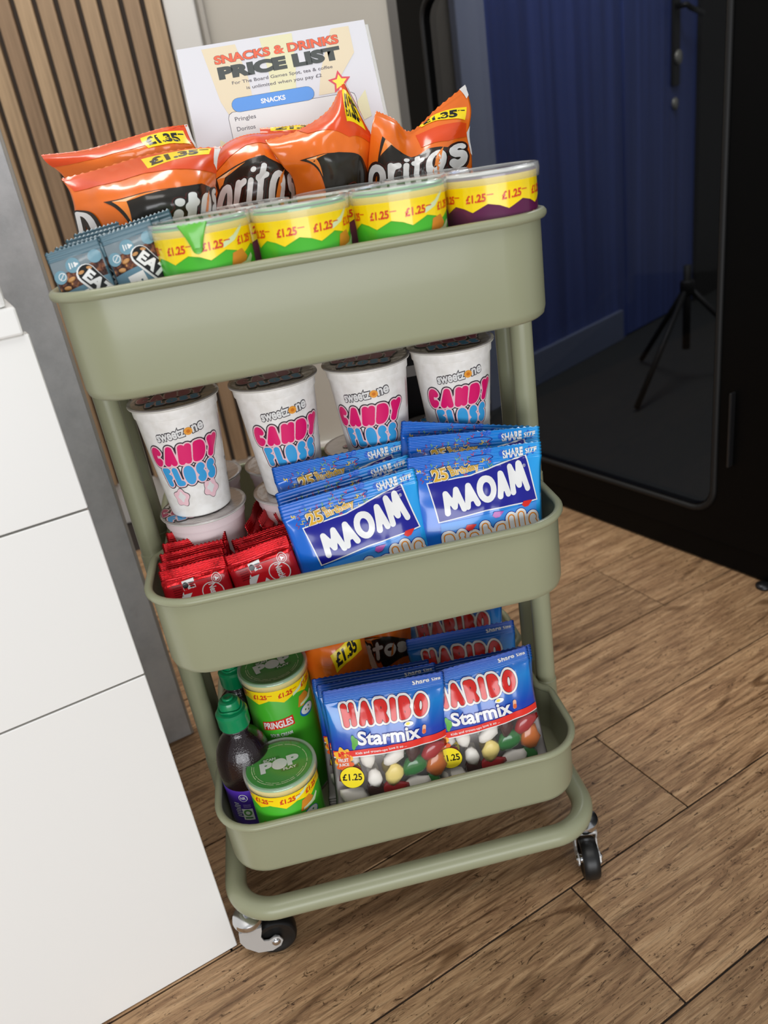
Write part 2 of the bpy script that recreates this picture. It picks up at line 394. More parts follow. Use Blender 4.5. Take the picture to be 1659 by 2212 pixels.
tc = N.new('ShaderNodeTexCoord'); n1 = N.new('ShaderNodeTexNoise'); n1.inputs['Scale'].default_value = 9; n1.inputs['Detail'].default_value = 9; n1.inputs['Roughness'].default_value = .7; L.new(tc.outputs['Object'], n1.inputs[0])
rp = ramp(N, [(.3, 'b8bbbd'), (.52, 'd2d4d6'), (.72, 'e0e0df')]); L.new(n1.outputs[0], rp.inputs[0]); L.new(rp.outputs[0], b.inputs['Base Color'])
bm_obj('board', box_bm((-.95, 0, 0), (.068, .022, 1.35), bev=.001, seg=1), gp, GM)
bm_obj('edge_strip', box_bm((.068, 0, 0), (.072, .022, 1.35), bev=.001, seg=1), gp, mat('grey_edge', 'a9a49b', .5))
wb = thing('white_box', 'white upright box standing on the counter at the left edge', 'box', Vector((-.229, -.131, .763)) + CM @ Vector((-.0085, .0, 0)), CM)
bm_obj('case', box_bm((-.30, 0, 0), (0, .18, .26), bev=.004), wb, mat('white_box_card', 'e6e5e1', .45))
bm_obj('lid', box_bm((-.302, -.002, .26), (.002, .182, .275), bev=.003), wb, mat('white_box_card'))

# --- black framed glass door on the right
GR = Matrix((GE, GN, Vector((0, 0, 1)))).transposed()
gd = thing('glass_door', 'tall black framed glass door with dark tinted pane, right of the trolley', 'glass door', GP, GR)
BLK = mat('black_door_frame', '040404', .42, spec=.12)
def ring_bm(x0, x1, z0, z1, hole, r, y0, y1):
    bm = bmesh.new(); hx0, hx1, hz0, hz1 = hole
    outer = [(x0, z0), (x1, z0), (x1, z1), (x0, z1)]
    inner = [(x + (hx0 + hx1) / 2, z + (hz0 + hz1) / 2) for x, z in rrect(hx1 - hx0, hz1 - hz0, r)]
    ed = []
    for lp in (outer, inner):
        vs = [bm.verts.new((x, y0, z)) for x, z in lp]
        ed += [bm.edges.new((vs[i], vs[(i + 1) % len(vs)])) for i in range(len(vs))]
    bmesh.ops.triangle_fill(bm, use_beauty=True, edges=ed)
    g = bmesh.ops.extrude_face_region(bm, geom=bm.faces[:])
    for e in g['geom']:
        if isinstance(e, bmesh.types.BMVert): e.co.y = y1
    return bm
HOLE = (.093, .807, .122, 1.085)
bm_obj('frame', ring_bm(0, 1.45, .058, 1.3, HOLE, .04, 0, .014), gd, BLK)
bm_obj('jamb', box_bm((.82, .0145, .058), (1.45, .05, 1.3)), gd, BLK)
bm_obj('kick_plate', box_bm((0, .006, .004), (1.45, .05, .055), bev=.002), gd, BLK)
hc = ((HOLE[0] + HOLE[1]) / 2, (HOLE[2] + HOLE[3]) / 2)
bm_obj('gasket', tube_bm([(x + hc[0], .0, z + hc[1]) for x, z in rrect(HOLE[1] - HOLE[0] + .016, HOLE[3] - HOLE[2] + .016, .048)], .006, 8, True), gd, mat('black_rubber', '050505', .6), True)
GL = bpy.data.materials.new('tinted_glass'); GL.use_nodes = True; N, L = GL.node_tree.nodes, GL.node_tree.links; N.remove(N['Principled BSDF'])
t = N.new('ShaderNodeBsdfTransparent'); t.inputs[0].default_value = (.50, .50, .50, 1); g = N.new('ShaderNodeBsdfGlossy'); g.inputs['Roughness'].default_value = .03; g.inputs[0].default_value = (.3, .3, .3, 1)
f = N.new('ShaderNodeFresnel'); f.inputs[0].default_value = 1.35; ge = N.new('ShaderNodeNewGeometry'); mu = N.new('ShaderNodeMath'); mu.operation = 'SUBTRACT'; mu.use_clamp = True; L.new(f.outputs[0], mu.inputs[0]); L.new(ge.outputs['Backfacing'], mu.inputs[1])
mx = N.new('ShaderNodeMixShader'); L.new(mu.outputs[0], mx.inputs[0]); L.new(t.outputs[0], mx.inputs[1]); L.new(g.outputs[0], mx.inputs[2]); L.new(mx.outputs[0], N['Material Output'].inputs[0])
bm_obj('glass_pane', box_bm((HOLE[0] - .012, .0145, HOLE[2] - .012), (HOLE[1] + .010, .0185, HOLE[3] + .012)), gd, GL)
bm_obj('highlight_strip', box_bm((.846, -.012, .22), (.851, .002, .36), bev=.002), gd, mat('dark_chrome', '3a3a3c', .3, .8))  # thin raised bar standing in for a vertical highlight on the frame
bm_obj('foot', lathe_bm([(.012, 0), (.014, .002), (.014, .006), (.008, .01)], 20, c=(.93, -.008)), gd, mat('dark_chrome'), True)

# --- the room behind the pane
E2 = Vector((.803, .597, 0)); N2 = Vector((-.597, .803, 0)); Q0 = Vector((.603, 1.573, 0))
R2 = Matrix((E2, N2, Vector((0, 0, 1)))).transposed().to_4x4(); R2.translation = Q0
def far(name, lo, hi, m, bev=0):
    o = bm_obj(name, box_bm(lo, hi, bev=bev), None, m); o.matrix_world = R2; return struct(o)
BLUE = mat('navy_paint', '33447f', .5); N, L, b = nodes(BLUE)
tc = N.new('ShaderNodeTexCoord'); mp = N.new('ShaderNodeMapping'); mp.inputs['Scale'].default_value = (22, 1, .6); L.new(tc.outputs['Object'], mp.inputs[0]); n1 = N.new('ShaderNodeTexNoise'); n1.inputs['Scale'].default_value = 1; L.new(mp.outputs[0], n1.inputs[0])
rp = ramp(N, [(.35, '35457f'), (.65, '435598')]); L.new(n1.outputs[0], rp.inputs[0]); L.new(rp.outputs[0], b.inputs['Base Color'])
far('wall_left', (-.285, 0, 0), (0, .08, 2.3), mat('taupe_paint', '6c665e', .7))
far('trim_3', (-.005, -.02, 0), (.125, .08, 2.3), mat('pale_blue_trim', '9aa2bd', .5), .004)
far('wall_far', (.125, .002, 0), (.93, .08, 2.3), BLUE)
far('baseboard_far', (.125, -.014, 0), (.88, .002, .115), mat('pale_blue_skirting', '66708c', .5), .003)
d1 = far('door_1', (.93, -.004, .004), (1.515, .05, 2.1), BLUE, .003)
hp = bm_obj('handle_plate', box_bm((1.285, -.016, .86), (1.345, -.004, 1.32), bev=.006), d1, mat('black_iron', '0c0c0d', .45))
hp.matrix_parent_inverse = Matrix.Identity(4)
bm_obj('lever', tube_bm([(1.315, -.016, 1.12), (1.315, -.05, 1.12), (1.33, -.056, 1.11), (1.44, -.056, 1.09)], .010, 10), d1, mat('black_iron'), True)
ky = bmesh.new(); lathe_bm([(0, 0), (.026, 0), (.026, .008), (0, .012)], 20, ky)
for v in ky.verts: v.co = Vector((1.318 + v.co.x, -.016 - v.co.z, .955 + v.co.y))
bm_obj('key_rose', ky, d1, mat('steel_rose', 'a8a69c', .35, .6), True)
ky = bmesh.new(); lathe_bm([(0, 0), (.022, 0), (.022, .008), (0, .012)], 20, ky)
for v in ky.verts: v.co = Vector((1.318 + v.co.x, -.004 - v.co.z, .80 + v.co.y))
bm_obj('lock_cylinder', ky, d1, mat('steel_rose'), True)
far('wall_right', (1.515, -.02, 0), (2.6, .08, 2.3), mat('dark_wall', '1b1a18', .7))
bm = bmesh.new(); q = [GP + GN * .031 - GE * .15, GP + GN * .031 + GE * 1.7, Vector((2.9, -.4, 0)), Vector((2.9, 3.4, 0)), Vector((.37, 1.47, 0))]
bm.faces.new([bm.verts.new((v.x, v.y, 0)) for v in q]); g = bmesh.ops.extrude_face_region(bm, geom=bm.faces[:])
for e in g['geom']:
    if isinstance(e, bmesh.types.BMVert): e.co.z = -.02
struct(bm_obj('floor', bm, None, mat('dark_grey_floor', '2c2e2c', .6)))
ts = thing('tripod_stand', 'slim black tripod stand on the dark floor behind the tinted glass', 'stand', (1.25, 1.50, 0))
TB = mat('black_tube', '0b0b0b', .6)
bm_obj('column', tube_bm([(0, 0, .10), (0, 0, .36)], .012, 10), ts, TB, True)
bm_obj('collar', lathe_bm([(.018, .27), (.022, .275), (.022, .31), (.018, .315)], 18), ts, TB, True)
for a, l in ((216, .325), (345, .26), (95, .26)):
    a = math.radians(a); bm_obj('leg', tube_bm([(.012 * math.cos(a), .012 * math.sin(a), .285), (l * math.cos(a), l * math.sin(a), .010)], .009, 8), ts, TB, True)

# ================================================================== TROLLEY
GRN = mat('sage_green_enamel', '94967a', .32, spec=.42, coat=.08)
tr = thing('trolley', 'sage green three-tier metal trolley on casters, loaded with snacks', 'trolley', (0, 0, 0))
TW, TD, TR = .405, .3229, .047
ZT, ZM, ZB = .7685, .4931, .2103
def outline(off, dent=.0125, n=10):
    w, d, r = TW + 2 * off, TD + 2 * off, TR + off; pts = []
    base = rrect(w, d, r, n); q = n + 1
    def side(sx):
        ys = [-.062, -.056, -.05, -.044, -.04, -.02, 0, .02, .04, .044, .05, .056, .062]
        o = []
        for y in ys:
            t = min(1, max(0, (.060 - abs(y)) / .018)); t = t * t * (3 - 2 * t); o.append((sx * (w / 2 - dent * t), y))
        return o if sx > 0 else o[::-1]
    return base[:q] + side(1) + base[q:3 * q] + side(-1) + base[3 * q:]
def make_basket(zr, h):
    bm = bmesh.new(); z0 = zr - h; prof = [(-.009, z0), (-.0045, z0 + .0010), (-.0013, z0 + .0035), (0, z0 + .009), (0, zr - .005), (-.0013, zr - .005), (-.0013, z0 + .012), (-.004, z0 + .0095), (-.010, z0 + .0085)]
    rings = [[bm.verts.new((x, y, z)) for x, y in outline(o)] for o, z in prof]; n = len(rings[0])
    for a, b in zip(rings[:-1], rings[1:]):
        for k in range(n): bm.faces.new((a[k], a[(k + 1) % n], b[(k + 1) % n], b[k]))
    bm.faces.new(rings[0][::-1]); bm.faces.new(rings[-1])
    bk = bm_obj('basket', bm, tr, GRN, math.radians(50))
    bm_obj('rim', tube_bm([(x, y, zr - .0042) for x, y in outline(.0013)], .0042, 10, True), bk, GRN, True)
    return bk
for zr, h in ((ZT, .0899), (ZM, .0879), (ZB, .0752)): make_basket(zr, h)
RZ = .0823
bm_obj('base_ring', tube_bm([(x, y, RZ) for x, y in rrect(.425, .3222, .0496, 14)], .0125, 20, True), tr, GRN, True)
for sx in (1, -1):
    for sy in (-1, 1):
        pts = []; rad = []
        for z, r in ((RZ - .002, .0128), (ZB - .010, .0128), (ZB - .009, .0117), (ZM - .10, .0117), (ZM - .099, .0128), (ZM - .010, .0128), (ZM - .009, .0117), (ZT - .095, .0117), (ZT - .012, .0117), (ZT - .008, .008)):
            pts.append((sx * .2095, sy * .026, z)); rad.append(r)
        bm_obj('pole', tube_bm(pts, rad, 20), tr, GRN, math.radians(40))
CHR = mat('chrome', 'd5d6d8', .16, 1.0); STE = mat('brushed_steel', 'c2c1be', .42, .35); RUB = mat('black_wheel', '121212', .4)
def caster(x, y, ang, first=[]):
    zt = RZ - .0125
    if not first:
        bm = lathe_bm([(.005, .004), (.005, -.003), (.012, -.0035), (.0175, -.006), (.0185, -.010), (.0175, -.0135), (.014, -.0155), (.0135, -.019), (.0, -.019)], 32)
        c = bm_obj('caster', bm, tr, CHR, math.radians(50))
        f = bmesh.new()
        for s in (-1, 1):
            o = [(-.013, -.016), (-.0145, -.030), (-.010, -.042), (.002, -.0545), (.018, -.0575), (.0285, -.053), (.0325, -.0455), (.0295, -.0385), (.0235, -.037), (.0170, -.0400), (.0115, -.0385), (.0095, -.031), (.0125, -.021), (.013, -.016)]
            vs = [f.verts.new((px, s * .0118, pz)) for px, pz in o]; fc = f.faces.new(vs)
            g = bmesh.ops.extrude_face_region(f, geom=[fc])
            for e in g['geom']:
                if isinstance(e, bmesh.types.BMVert): e.co.y = s * .0136
        box_bm((-.013, -.0125, -.0205), (.013, .0125, -.016), f, .001)
        bm_obj('fork', f, c, STE)
        w = lathe_bm([(.006, -.0085), (.0165, -.0085), (.019, -.0098), (.0225, -.0095), (.0244, -.0075), (.025, -.003), (.025, .003), (.0244, .0075), (.0225, .0095), (.019, .0098), (.0165, .0085), (.006, .0085)], 40)
        for v in w.verts: v.co = Vector((.0245 + v.co.x, v.co.z, -zt + .025 + v.co.y))
        bm_obj('wheel', w, c, RUB, math.radians(40))
        b = lathe_bm([(.0, -.0165), (.003, -.0163), (.0052, -.0145), (.0052, .0145), (.003, .0163), (.0, .0165)], 20)
        for v in b.verts: v.co = Vector((.0245 + v.co.x, v.co.z, -zt + .025 + v.co.y))
        bm_obj('axle_bolt', b, c, CHR, True)
        first.append(c)
    else:
        c = first[0].copy(); COL.objects.link(c); c.parent = tr
        for g in first[0].children:
            d = g.copy(); COL.objects.link(d); d.parent = c
    c.location = (x, y, zt); c.rotation_euler = (0, 0, math.radians(ang))
caster(-.2035, -.1455, 2); caster(.2090, -.1310, -100); caster(-.1955, .1445, 40); caster(.1955, .1445, 20)

# ================================================================== PRODUCTS
def foil(name, col, rough=.26, metal=.0, coat=.5, bump=.0):
    m = mat(name, col, rough, metal, .55, coat)
    if bump: noisebump(m, 55, bump, .004, 2)
    return m
def sstep(t): t = min(1, max(0, t)); return t * t * (3 - 2 * t)

class Pillow:
    """a sealed flow bag: origin at the bottom centre, x across, z up, front towards -y"""
    def __init__(s, W, H, T, st=.013, sb=.010, seed=0, wr=.0012, ridge=.00035, pinch=.045):
        s.W, s.H, s.T, s.st, s.sb, s.seed, s.wr, s.ridge, s.pinch = W, H, T, st, sb, seed, wr, ridge, pinch
    def pt(s, x, z, side=-1):
        u = 2 * x / s.W; v = (z - s.sb) / (s.H - s.st - s.sb)
        vv = min(1, max(0, v)); g = max(0, 4 * vv * (1 - vv)) ** .62
        p = max(0, 1 - abs(u) ** 2.4) ** .62
        y = side * s.T / 2 * g * p
        edge = math.exp(-abs(vv - 1) * 7) + math.exp(-abs(vv) * 7)
        mid = p * min(1, g * 2)
        y += s.wr * mid * (noise.noise((x * 70 + s.seed * 9, z * 26, s.seed + side)) * .9 + noise.noise((x * 30 + z * 40, z * 30 - x * 20 + s.seed, side * 3)))
        y += s.wr * .9 * min(1, g * 3) * edge * p * math.sin(x * 330 + s.seed + 2 * math.sin(z * 40))
        if v > 1 or v < 0: y += s.ridge * math.sin(z * 2 * math.pi / .0032) + .0006 * math.sin(x * 75 + s.seed)
        return Vector((x * (1 - s.pinch * g), y, z))
    def surf(s, x, z):
        p = s.pt(x, z); e = .0008
        n = (s.pt(x, z + e) - s.pt(x, z - e)).cross(s.pt(x + e, z) - s.pt(x - e, z))
        n.normalize()
        if n.y > 0: n = -n
        return p, n
    def mesh(s, name, parent, mats, pick=None, nu=36, nv=40, zig=.0006):
        zs = []
        k = max(4, int(s.sb / .0006)); zs += [s.sb * i / k for i in range(k)]
        zs += [s.sb + (s.H - s.st - s.sb) * i / nv for i in range(nv)]
        k = max(4, int(s.st / .0006)); zs += [s.H - s.st + s.st * i / k for i in range(k + 1)]
        us = [-1 + 2 * i / nu for i in range(nu + 1)]
        V = []; F = []; MI = []; n = nu + 1
        for side in (-1, 1):
            for j, z in enumerate(zs):
                for i, u in enumerate(us):
                    p = s.pt(u * s.W / 2, z, side)
                    if j == len(zs) - 1: p.z += zig * (1 if i % 2 else -1)
                    if side == 1 and i not in (0, nu) and j not in (0, len(zs) - 1): p.y += .0005
                    V.append(tuple(p))
        off = len(zs) * n
        for sd in (0, 1):
            for j in range(len(zs) - 1):
                for i in range(nu):
                    a = sd * off + j * n + i; f = (a, a + 1, a + n + 1, a + n)
                    F.append(f if sd == 0 else f[::-1]); MI.append(pick(us[i] * s.W / 2, (zs[j] + zs[j + 1]) / 2, sd) if pick else 0)
        me = bpy.data.meshes.new(name); me.from_pydata(V, [], F)
        for p, m in zip(me.polygons, MI): p.material_index = m
        bm = bmesh.new(); bm.from_mesh(me); bmesh.ops.remove_doubles(bm, verts=bm.verts, dist=.00002); bm.to_mesh(me); bm.free()
        me.shade_smooth()
        return link(name, me, parent, mats)

class Patch:
    """a crumpled bag front given by a grid of hand-placed points (rows from the top down)"""
    def __init__(s, ctrl, floor_z, seed=0, wr=.0023, depth=.03, drop=.015):
        s.c = [[Vector(p) for p in r] for r in ctrl]; s.seed = seed; s.wr = wr; s.depth = depth
        last = []
        for p in s.c[-1]:
            q = p.copy(); q.z = floor_z; q.y += drop * .3; last.append(q)
        s.vis = len(s.c) - 1
        s.c.append(last); s.R = len(s.c) - 1; s.C = len(s.c[0]) - 1
    @staticmethod
    def cr(a, b, c, d, t): return .5 * ((2 * b) + (c - a) * t + (2 * a - 5 * b + 4 * c - d) * t * t + (3 * b - a - 3 * c + d) * t * t * t)
    def base(s, u, v):          # v in visible units: 0 top .. 1 last given row .. >1 down to the shelf
        fu = min(max(u, 0), 1) * s.C; i = min(int(fu), s.C - 1); tu = fu - i
        fv = min(max(v * s.vis, 0), s.R); j = min(int(fv), s.R - 1); tv = fv - j
        def row(k):
            r = s.c[min(max(k, 0), s.R)]
            return s.cr(r[max(i - 1, 0)], r[i], r[i + 1], r[min(i + 2, s.C)], tu)
        return s.cr(row(j - 1), row(j), row(j + 1), row(j + 2), tv)
    def pt(s, u, v):
        p = s.base(u, v); m = min(1, 8 * u * (1 - u)) * min(1, v * 5)
        w = noise.noise((p.x * 45 + s.seed * 7, p.z * 45, s.seed)) + .6 * (abs(noise.noise((p.x * 75, p.z * 60 + s.seed * 3, 5))) - .2) * 1.6
        p = p + Vector((.15, -1, .25)) * (s.wr * m * w)
        if v < .10: p = p + Vector((0, -.0004 * math.sin(v * 260), 0))
        return p
    def surf(s, u, v):
        e = .004; p = s.pt(u, v)
        n = (s.pt(u + e, v) - s.pt(u - e, v)).cross(s.pt(u, v + e) - s.pt(u, v - e)); n.normalize()
        if n.y > 0: n = -n
        return p, n
    def mesh(s, name, parent, mats, nu=44, nv=60):
        vmax = s.R / s.vis; V = []; F = []; n = nu + 1
        for sd in (0, 1):
            for j in range(nv + 1):
                v = vmax * (j / nv) ** 1.15
                for i in range(nu + 1):
                    u = i / nu; p = s.pt(u, v)
                    if sd: g = (4 * u * (1 - u)) ** .6 * min(1, v * 2.2) * min(1, (vmax - v) * 6); p = Vector((p.x, p.y + s.depth * g + .0006 * min(1, 20 * u * (1 - u)), p.z - .004 * g))
                    elif j == 0: p.z += .0008 * (1 if i % 2 else -1)
                    V.append(tuple(p))
        off = (nv + 1) * n
        for sd in (0, 1):
            for j in range(nv):
                for i in range(nu):
                    a = sd * off + j * n + i; f = (a, a + n, a + n + 1, a + 1); F.append(f if not sd else f[::-1])
        me = bpy.data.meshes.new(name); me.from_pydata(V, [], F)
        bm = bmesh.new(); bm.from_mesh(me); bmesh.ops.remove_doubles(bm, verts=bm.verts, dist=.00002); bm.to_mesh(me); bm.free(); me.shade_smooth()
        return link(name, me, parent, mats)

# ------------------------------------------------------------------ crisp tubes
GREEN = mat('tube_green', '46b02b', .3, coat=.2); PURP = mat('tube_purple', '5a1a44', .3, coat=.2)
TYEL = P('tube_yellow', 'fcdb10'); TRED = P('tube_red', 'd5361f'); STEEL = mat('tin_rim', 'c9c9c6', .25, .9)
LID = film('lid_plastic', (.93, .95, .94), .70, .14); LIDT = film('lid_top_plastic', (.97, .98, .97), .975, .08)
ORG = P('chip_orange', 'd88a2c'); PALEG = P('pale_green', 'd7e6b6'); DKG = P('dark_green', '2e7d28'); BLU = P('dish_blue', '1f66b4'); FOILG = P('foil_green', '3f9a3c', .35); FOILP = P('foil_pale', 'c9c6c0', .3)
def make_tube(label, body_m, H, top_m, loc, tall=False, turn=0, tab=False, group='crisp tubes on the trolley'):
    t = thing('crisp_tube', label, 'crisp tube', loc, rotz(turn), group)
    R = .0378
    b = bm_obj('can', lathe_bm([(.034, .0018), (.0366, 0), (R, .001), (R, H - .004), (.0372, H - .003)], 56), t, body_m, math.radians(40))
    bm_obj('foot_rim', lathe_bm([(.0362, 0), (R + .0005, 0), (R + .0005, .003), (R, .0036)], 56, cap0=False, cap1=False), b, STEEL, True)
    S = cyl(lambda z: (R, R)); circ = 2 * math.pi * R
    # yellow price band with a stepped lower edge
    lo = []; n = 8; top = H - .0045
    for k in range(n):
        x = -circ / 2 + circ * k / n; w = circ / n
        lo += [(x, top - .0210), (x + .26 * w, top - .0245), (x + .70 * w, top - .0190)]
    lo.append((circ / 2, top - .0210))
    L1 = []
    for a, b2 in zip(lo[:-1], lo[1:]): L1.append(poly([a, b2, (b2[0], top), (a[0], top)], TYEL, 0))
    wrap('price_band', L1, S, .006, 0, t)
    L2 = []
    for k in range(8):
        x = -circ / 2 + circ * (k + .42) / 8
        L2.append(tx('£1.25', x - .0015, top - .0142, .0170, .0060, TRED, 2, .035, 2, .1))
        L2.append(poly(rect(x + .0105, top - .0122, .0055, .0007), TRED, 2))
    wrap('price_print', L2, S, .006, 0, t)
    # lower art: red name ribbon, chips, dip bowl (the round face is left out)
    zc = H - .052 if not tall else H - .056
    art = [poly([(-.024, zc - .010), (.014, zc - .006), (.0135, zc + .007), (-.023, zc + .002)], RED, 1),
           tq('PRINGLES', [(-.0225, zc - .0083), (.0125, zc - .0045), (.012, zc + .0052), (-.0218, zc + .0008)], WHITE, 2, .03),
           tx('SOUR CREAM', -.004, zc - .0165, .026, .0048, WHITE, 2, .03, 4),
           poly([(.022, zc + .012), (.030, zc + .010), (.041, zc + .020), (.036, zc + .027), (.026, zc + .025)], ORG, 1),
           disc(.0335, zc + .002, .011, BLU, 1, 24, .008), disc(.0340, zc + .003, .0095, WHITE, 2, 24, .0062), disc(.031, zc + .003, .0013, DKG, 3, 8), disc(.0365, zc + .005, .0012, DKG, 3, 8), disc(.036, zc + .0, .0012, DKG, 3, 8),
           poly([(.019, zc + .030), (.030, zc + .034), (.040, zc + .042), (.041, zc + .045), (.030, zc + .038), (.020, zc + .034)], PALEG, 1),
           poly([(.025, zc + .012), (.042, zc + .013), (.048, zc + .019), (.047, zc + .022), (.038, zc + .017), (.026, zc + .015)], PALEG, 2)]
    if body_m is PURP: art = [disc(.034, top - .036, .006, P('onion', 'd3a077'), 1), poly([(.018, top - .045), (.030, top - .032), (.036, top - .030), (.034, top - .048)], P('plum', '7a3160'), 0)]
    wrap('label_print', art, S, .006, 0, t)
    # sealed membrane and clear overcap
    mem = bm_obj('seal', lathe_bm([(0, H - .0012), (.0345, H - .0012), (.0362, H - .0004), (.0372, H - .002)], 48, cap0=False, cap1=False), t, top_m, True)
    zt = H - .0012; ft = flat_top(zt)
    if top_m is FOILG:
        a = 17
        def rp(pts): 
            c, s_ = math.cos(math.radians(a)), math.sin(math.radians(a)); return [(x * c - y * s_, x * s_ + y * c) for x, y in pts]
        wrap('seal_print', [poly(rp([(-.020, .009), (-.0155, .007), (.003, .0075), (.001, .0135), (-.018, .014)]), DKG, 1), poly(rp([(.0, -.0125), (.019, -.0125), (.020, -.0075), (.001, -.0075)]), DKG, 1),
            tq('SCAN', rp([(-.0165, .0085), (-.003, .0085), (-.003, .0125), (-.0165, .0125)]), WHITE, 2, .03), tq('P', rp([(-.0205, -.0075), (-.0085, -.0075), (-.0085, .0072), (-.0205, .0072)]), WHITE, 2, .06),
            disc(0, 0, .0085, WHITE, 2, 28), tq('P', rp([(.0095, -.006), (.021, -.006), (.021, .0085), (.0095, .0085)]), WHITE, 2, .06), tq('PLAY', rp([(.003, -.0118), (.0175, -.0118), (.0175, -.0082), (.003, -.0082)]), WHITE, 2, .03)]
            + [poly(rect(.0305 * math.cos(math.radians(q)), .0305 * math.sin(math.radians(q)), .0016 + .0008 * (q % 3), .0007, q + 90), PALEG, 1) for q in range(0, 360, 5) if q % 9 != 0]
            + [poly(rect(.0282 * math.cos(math.radians(q)), .0282 * math.sin(math.radians(q)), .0012 + .0007 * (q % 4), .0006, q + 90), PALEG, 1) for q in range(185, 355, 5) if q % 7 != 0], ft, 0, 0, mem)
    else:
        wrap('seal_print', [blob(-.006, .002, .018, ORG, 1, 3, .16, 30, .012), poly([(-.03, -.012), (.0, -.024), (.022, -.018), (.006, -.010)], PALEG, 1), disc(.013, .010, .009, P('chip_brown', '9c5a25'), 1, 18, .006), capsule(.002, -.006, .022, .005, WHITE, 2, 20)], ft, 0, 0, mem)
    cap = bm_obj('overcap', lathe_bm([(.0386, H - .0095), (.0404, H - .0095), (.0408, H - .003), (.0402, H + .0008), (.0388, H + .0012), (.0374, H - .0002), (.0368, H + .0002)], 56, cap0=False, cap1=False), t, LID, True)
    bm_obj('overcap_disc', lathe_bm([(0, H + .0002), (.0368, H + .0002)], 56, cap0=False, cap1=False), cap, LIDT, True)
    if tab:
        tb = Patch([[(-.0115, -.0411, H - .001), (-.004, -.0420, H - .001), (.004, -.0420, H - .001), (.0115, -.0411, H - .001)], [(-.0075, -.0416, H - .009), (-.003, -.0428, H - .009), (.003, -.0428, H - .009), (.0075, -.0416, H - .009)], [(-.0045, -.0412, H - .0165), (-.002, -.0422, H - .0180), (.002, -.0422, H - .0180), (.0045, -.0412, H - .0165)]], H - .0180, 3, .0004, .0006, 0)
        tb.mesh('pull_tab', t, P('tab_green', '63bd3c', .3), 12, 14)
    return t
TF = ZT - .0899 + .0085
FT = TF + .0005
front = lambda k: ['first', 'second', 'third'][k]
HT = .8030 - FT
c0 = make_tube('green crisp tube with a green pull tab hanging over its front', GREEN, HT, FOILG, (-.0785, -.1205, FT), turn=-5, tab=True)
c1 = dup(c0, (.0020, -.1205, FT), rotz(4), 'green crisp tube in the middle of the front row, smudged price band, second from left')
for ch in list(c1.children):
    if ch.name.startswith('pull_tab'): bpy.data.objects.remove(ch)
c2 = dup(c1, (.0835, -.1205, FT), rotz(-9), 'green crisp tube beside the purple tube in the top tray')
c3 = make_tube('purple and yellow crisp tube at the right end of the top tray', PURP, HT, FOILP, (.1625, -.118, FT), turn=-8)
c4 = dup(c3, (-.0400, -.0395, FT), rotz(30), 'crisp tube lid behind the two left green tubes')
c5 = dup(c3, (.0435, -.0395, FT), rotz(70), 'crisp tube lid behind the second and third green tubes')
c6 = dup(c3, (.1250, -.0395, FT), rotz(10), 'crisp tube lid behind the third green and the purple tube')
BF = ZB - .0752 + .0085; FB = BF + .0005
d1_ = make_tube('short green crisp tube in front in the bottom tray, lid reading POP', GREEN, .247 - FB, FOILG, (-.1275, -.1200, FB), turn=-12)
d2_ = make_tube('tall green crisp tube behind the short one in the bottom tray', GREEN, .318 - FB, FOILG, (-.1170, -.0350, FB), tall=True, turn=-2)

# ------------------------------------------------------------------ candy floss cups
FLOSS = mat('candy_floss_white', 'eceae4', .42, spec=.5, coat=.35); n_, b_ = noisebump(FLOSS, 120, .25, .0015, 4)
N, L, b = nodes(FLOSS); rp = ramp(N, [(.3, 'e9e6e0'), (.65, 'f6f4f0')]); L.new(n_.outputs[0], rp.inputs[0]); L.new(rp.outputs[0], b.inputs['Base Color'])
PINKF = mat('candy_floss_pink', 'e3d0d0', .42, coat=.35); noisebump(PINKF, 120, .2, .0015, 4)
CUPC = mat('cup_rim_plastic', 'd9d6cd', .25, coat=.4); FOILS = mat('foil_lid', 'c8c0bd', .25, .55); noisebump(FOILS, 70, .5, .003, 3)
HOT, SKY, INK, PNK, TAN = P('hot_pink', 'e3186d'), P('sky_blue', '3ba3df'), P('ink', '2b2531'), P('candy_pink', 'f2c9d0'), P('swirl_orange', 'f0a23c')
CH = .1165
CR_ = 1.02
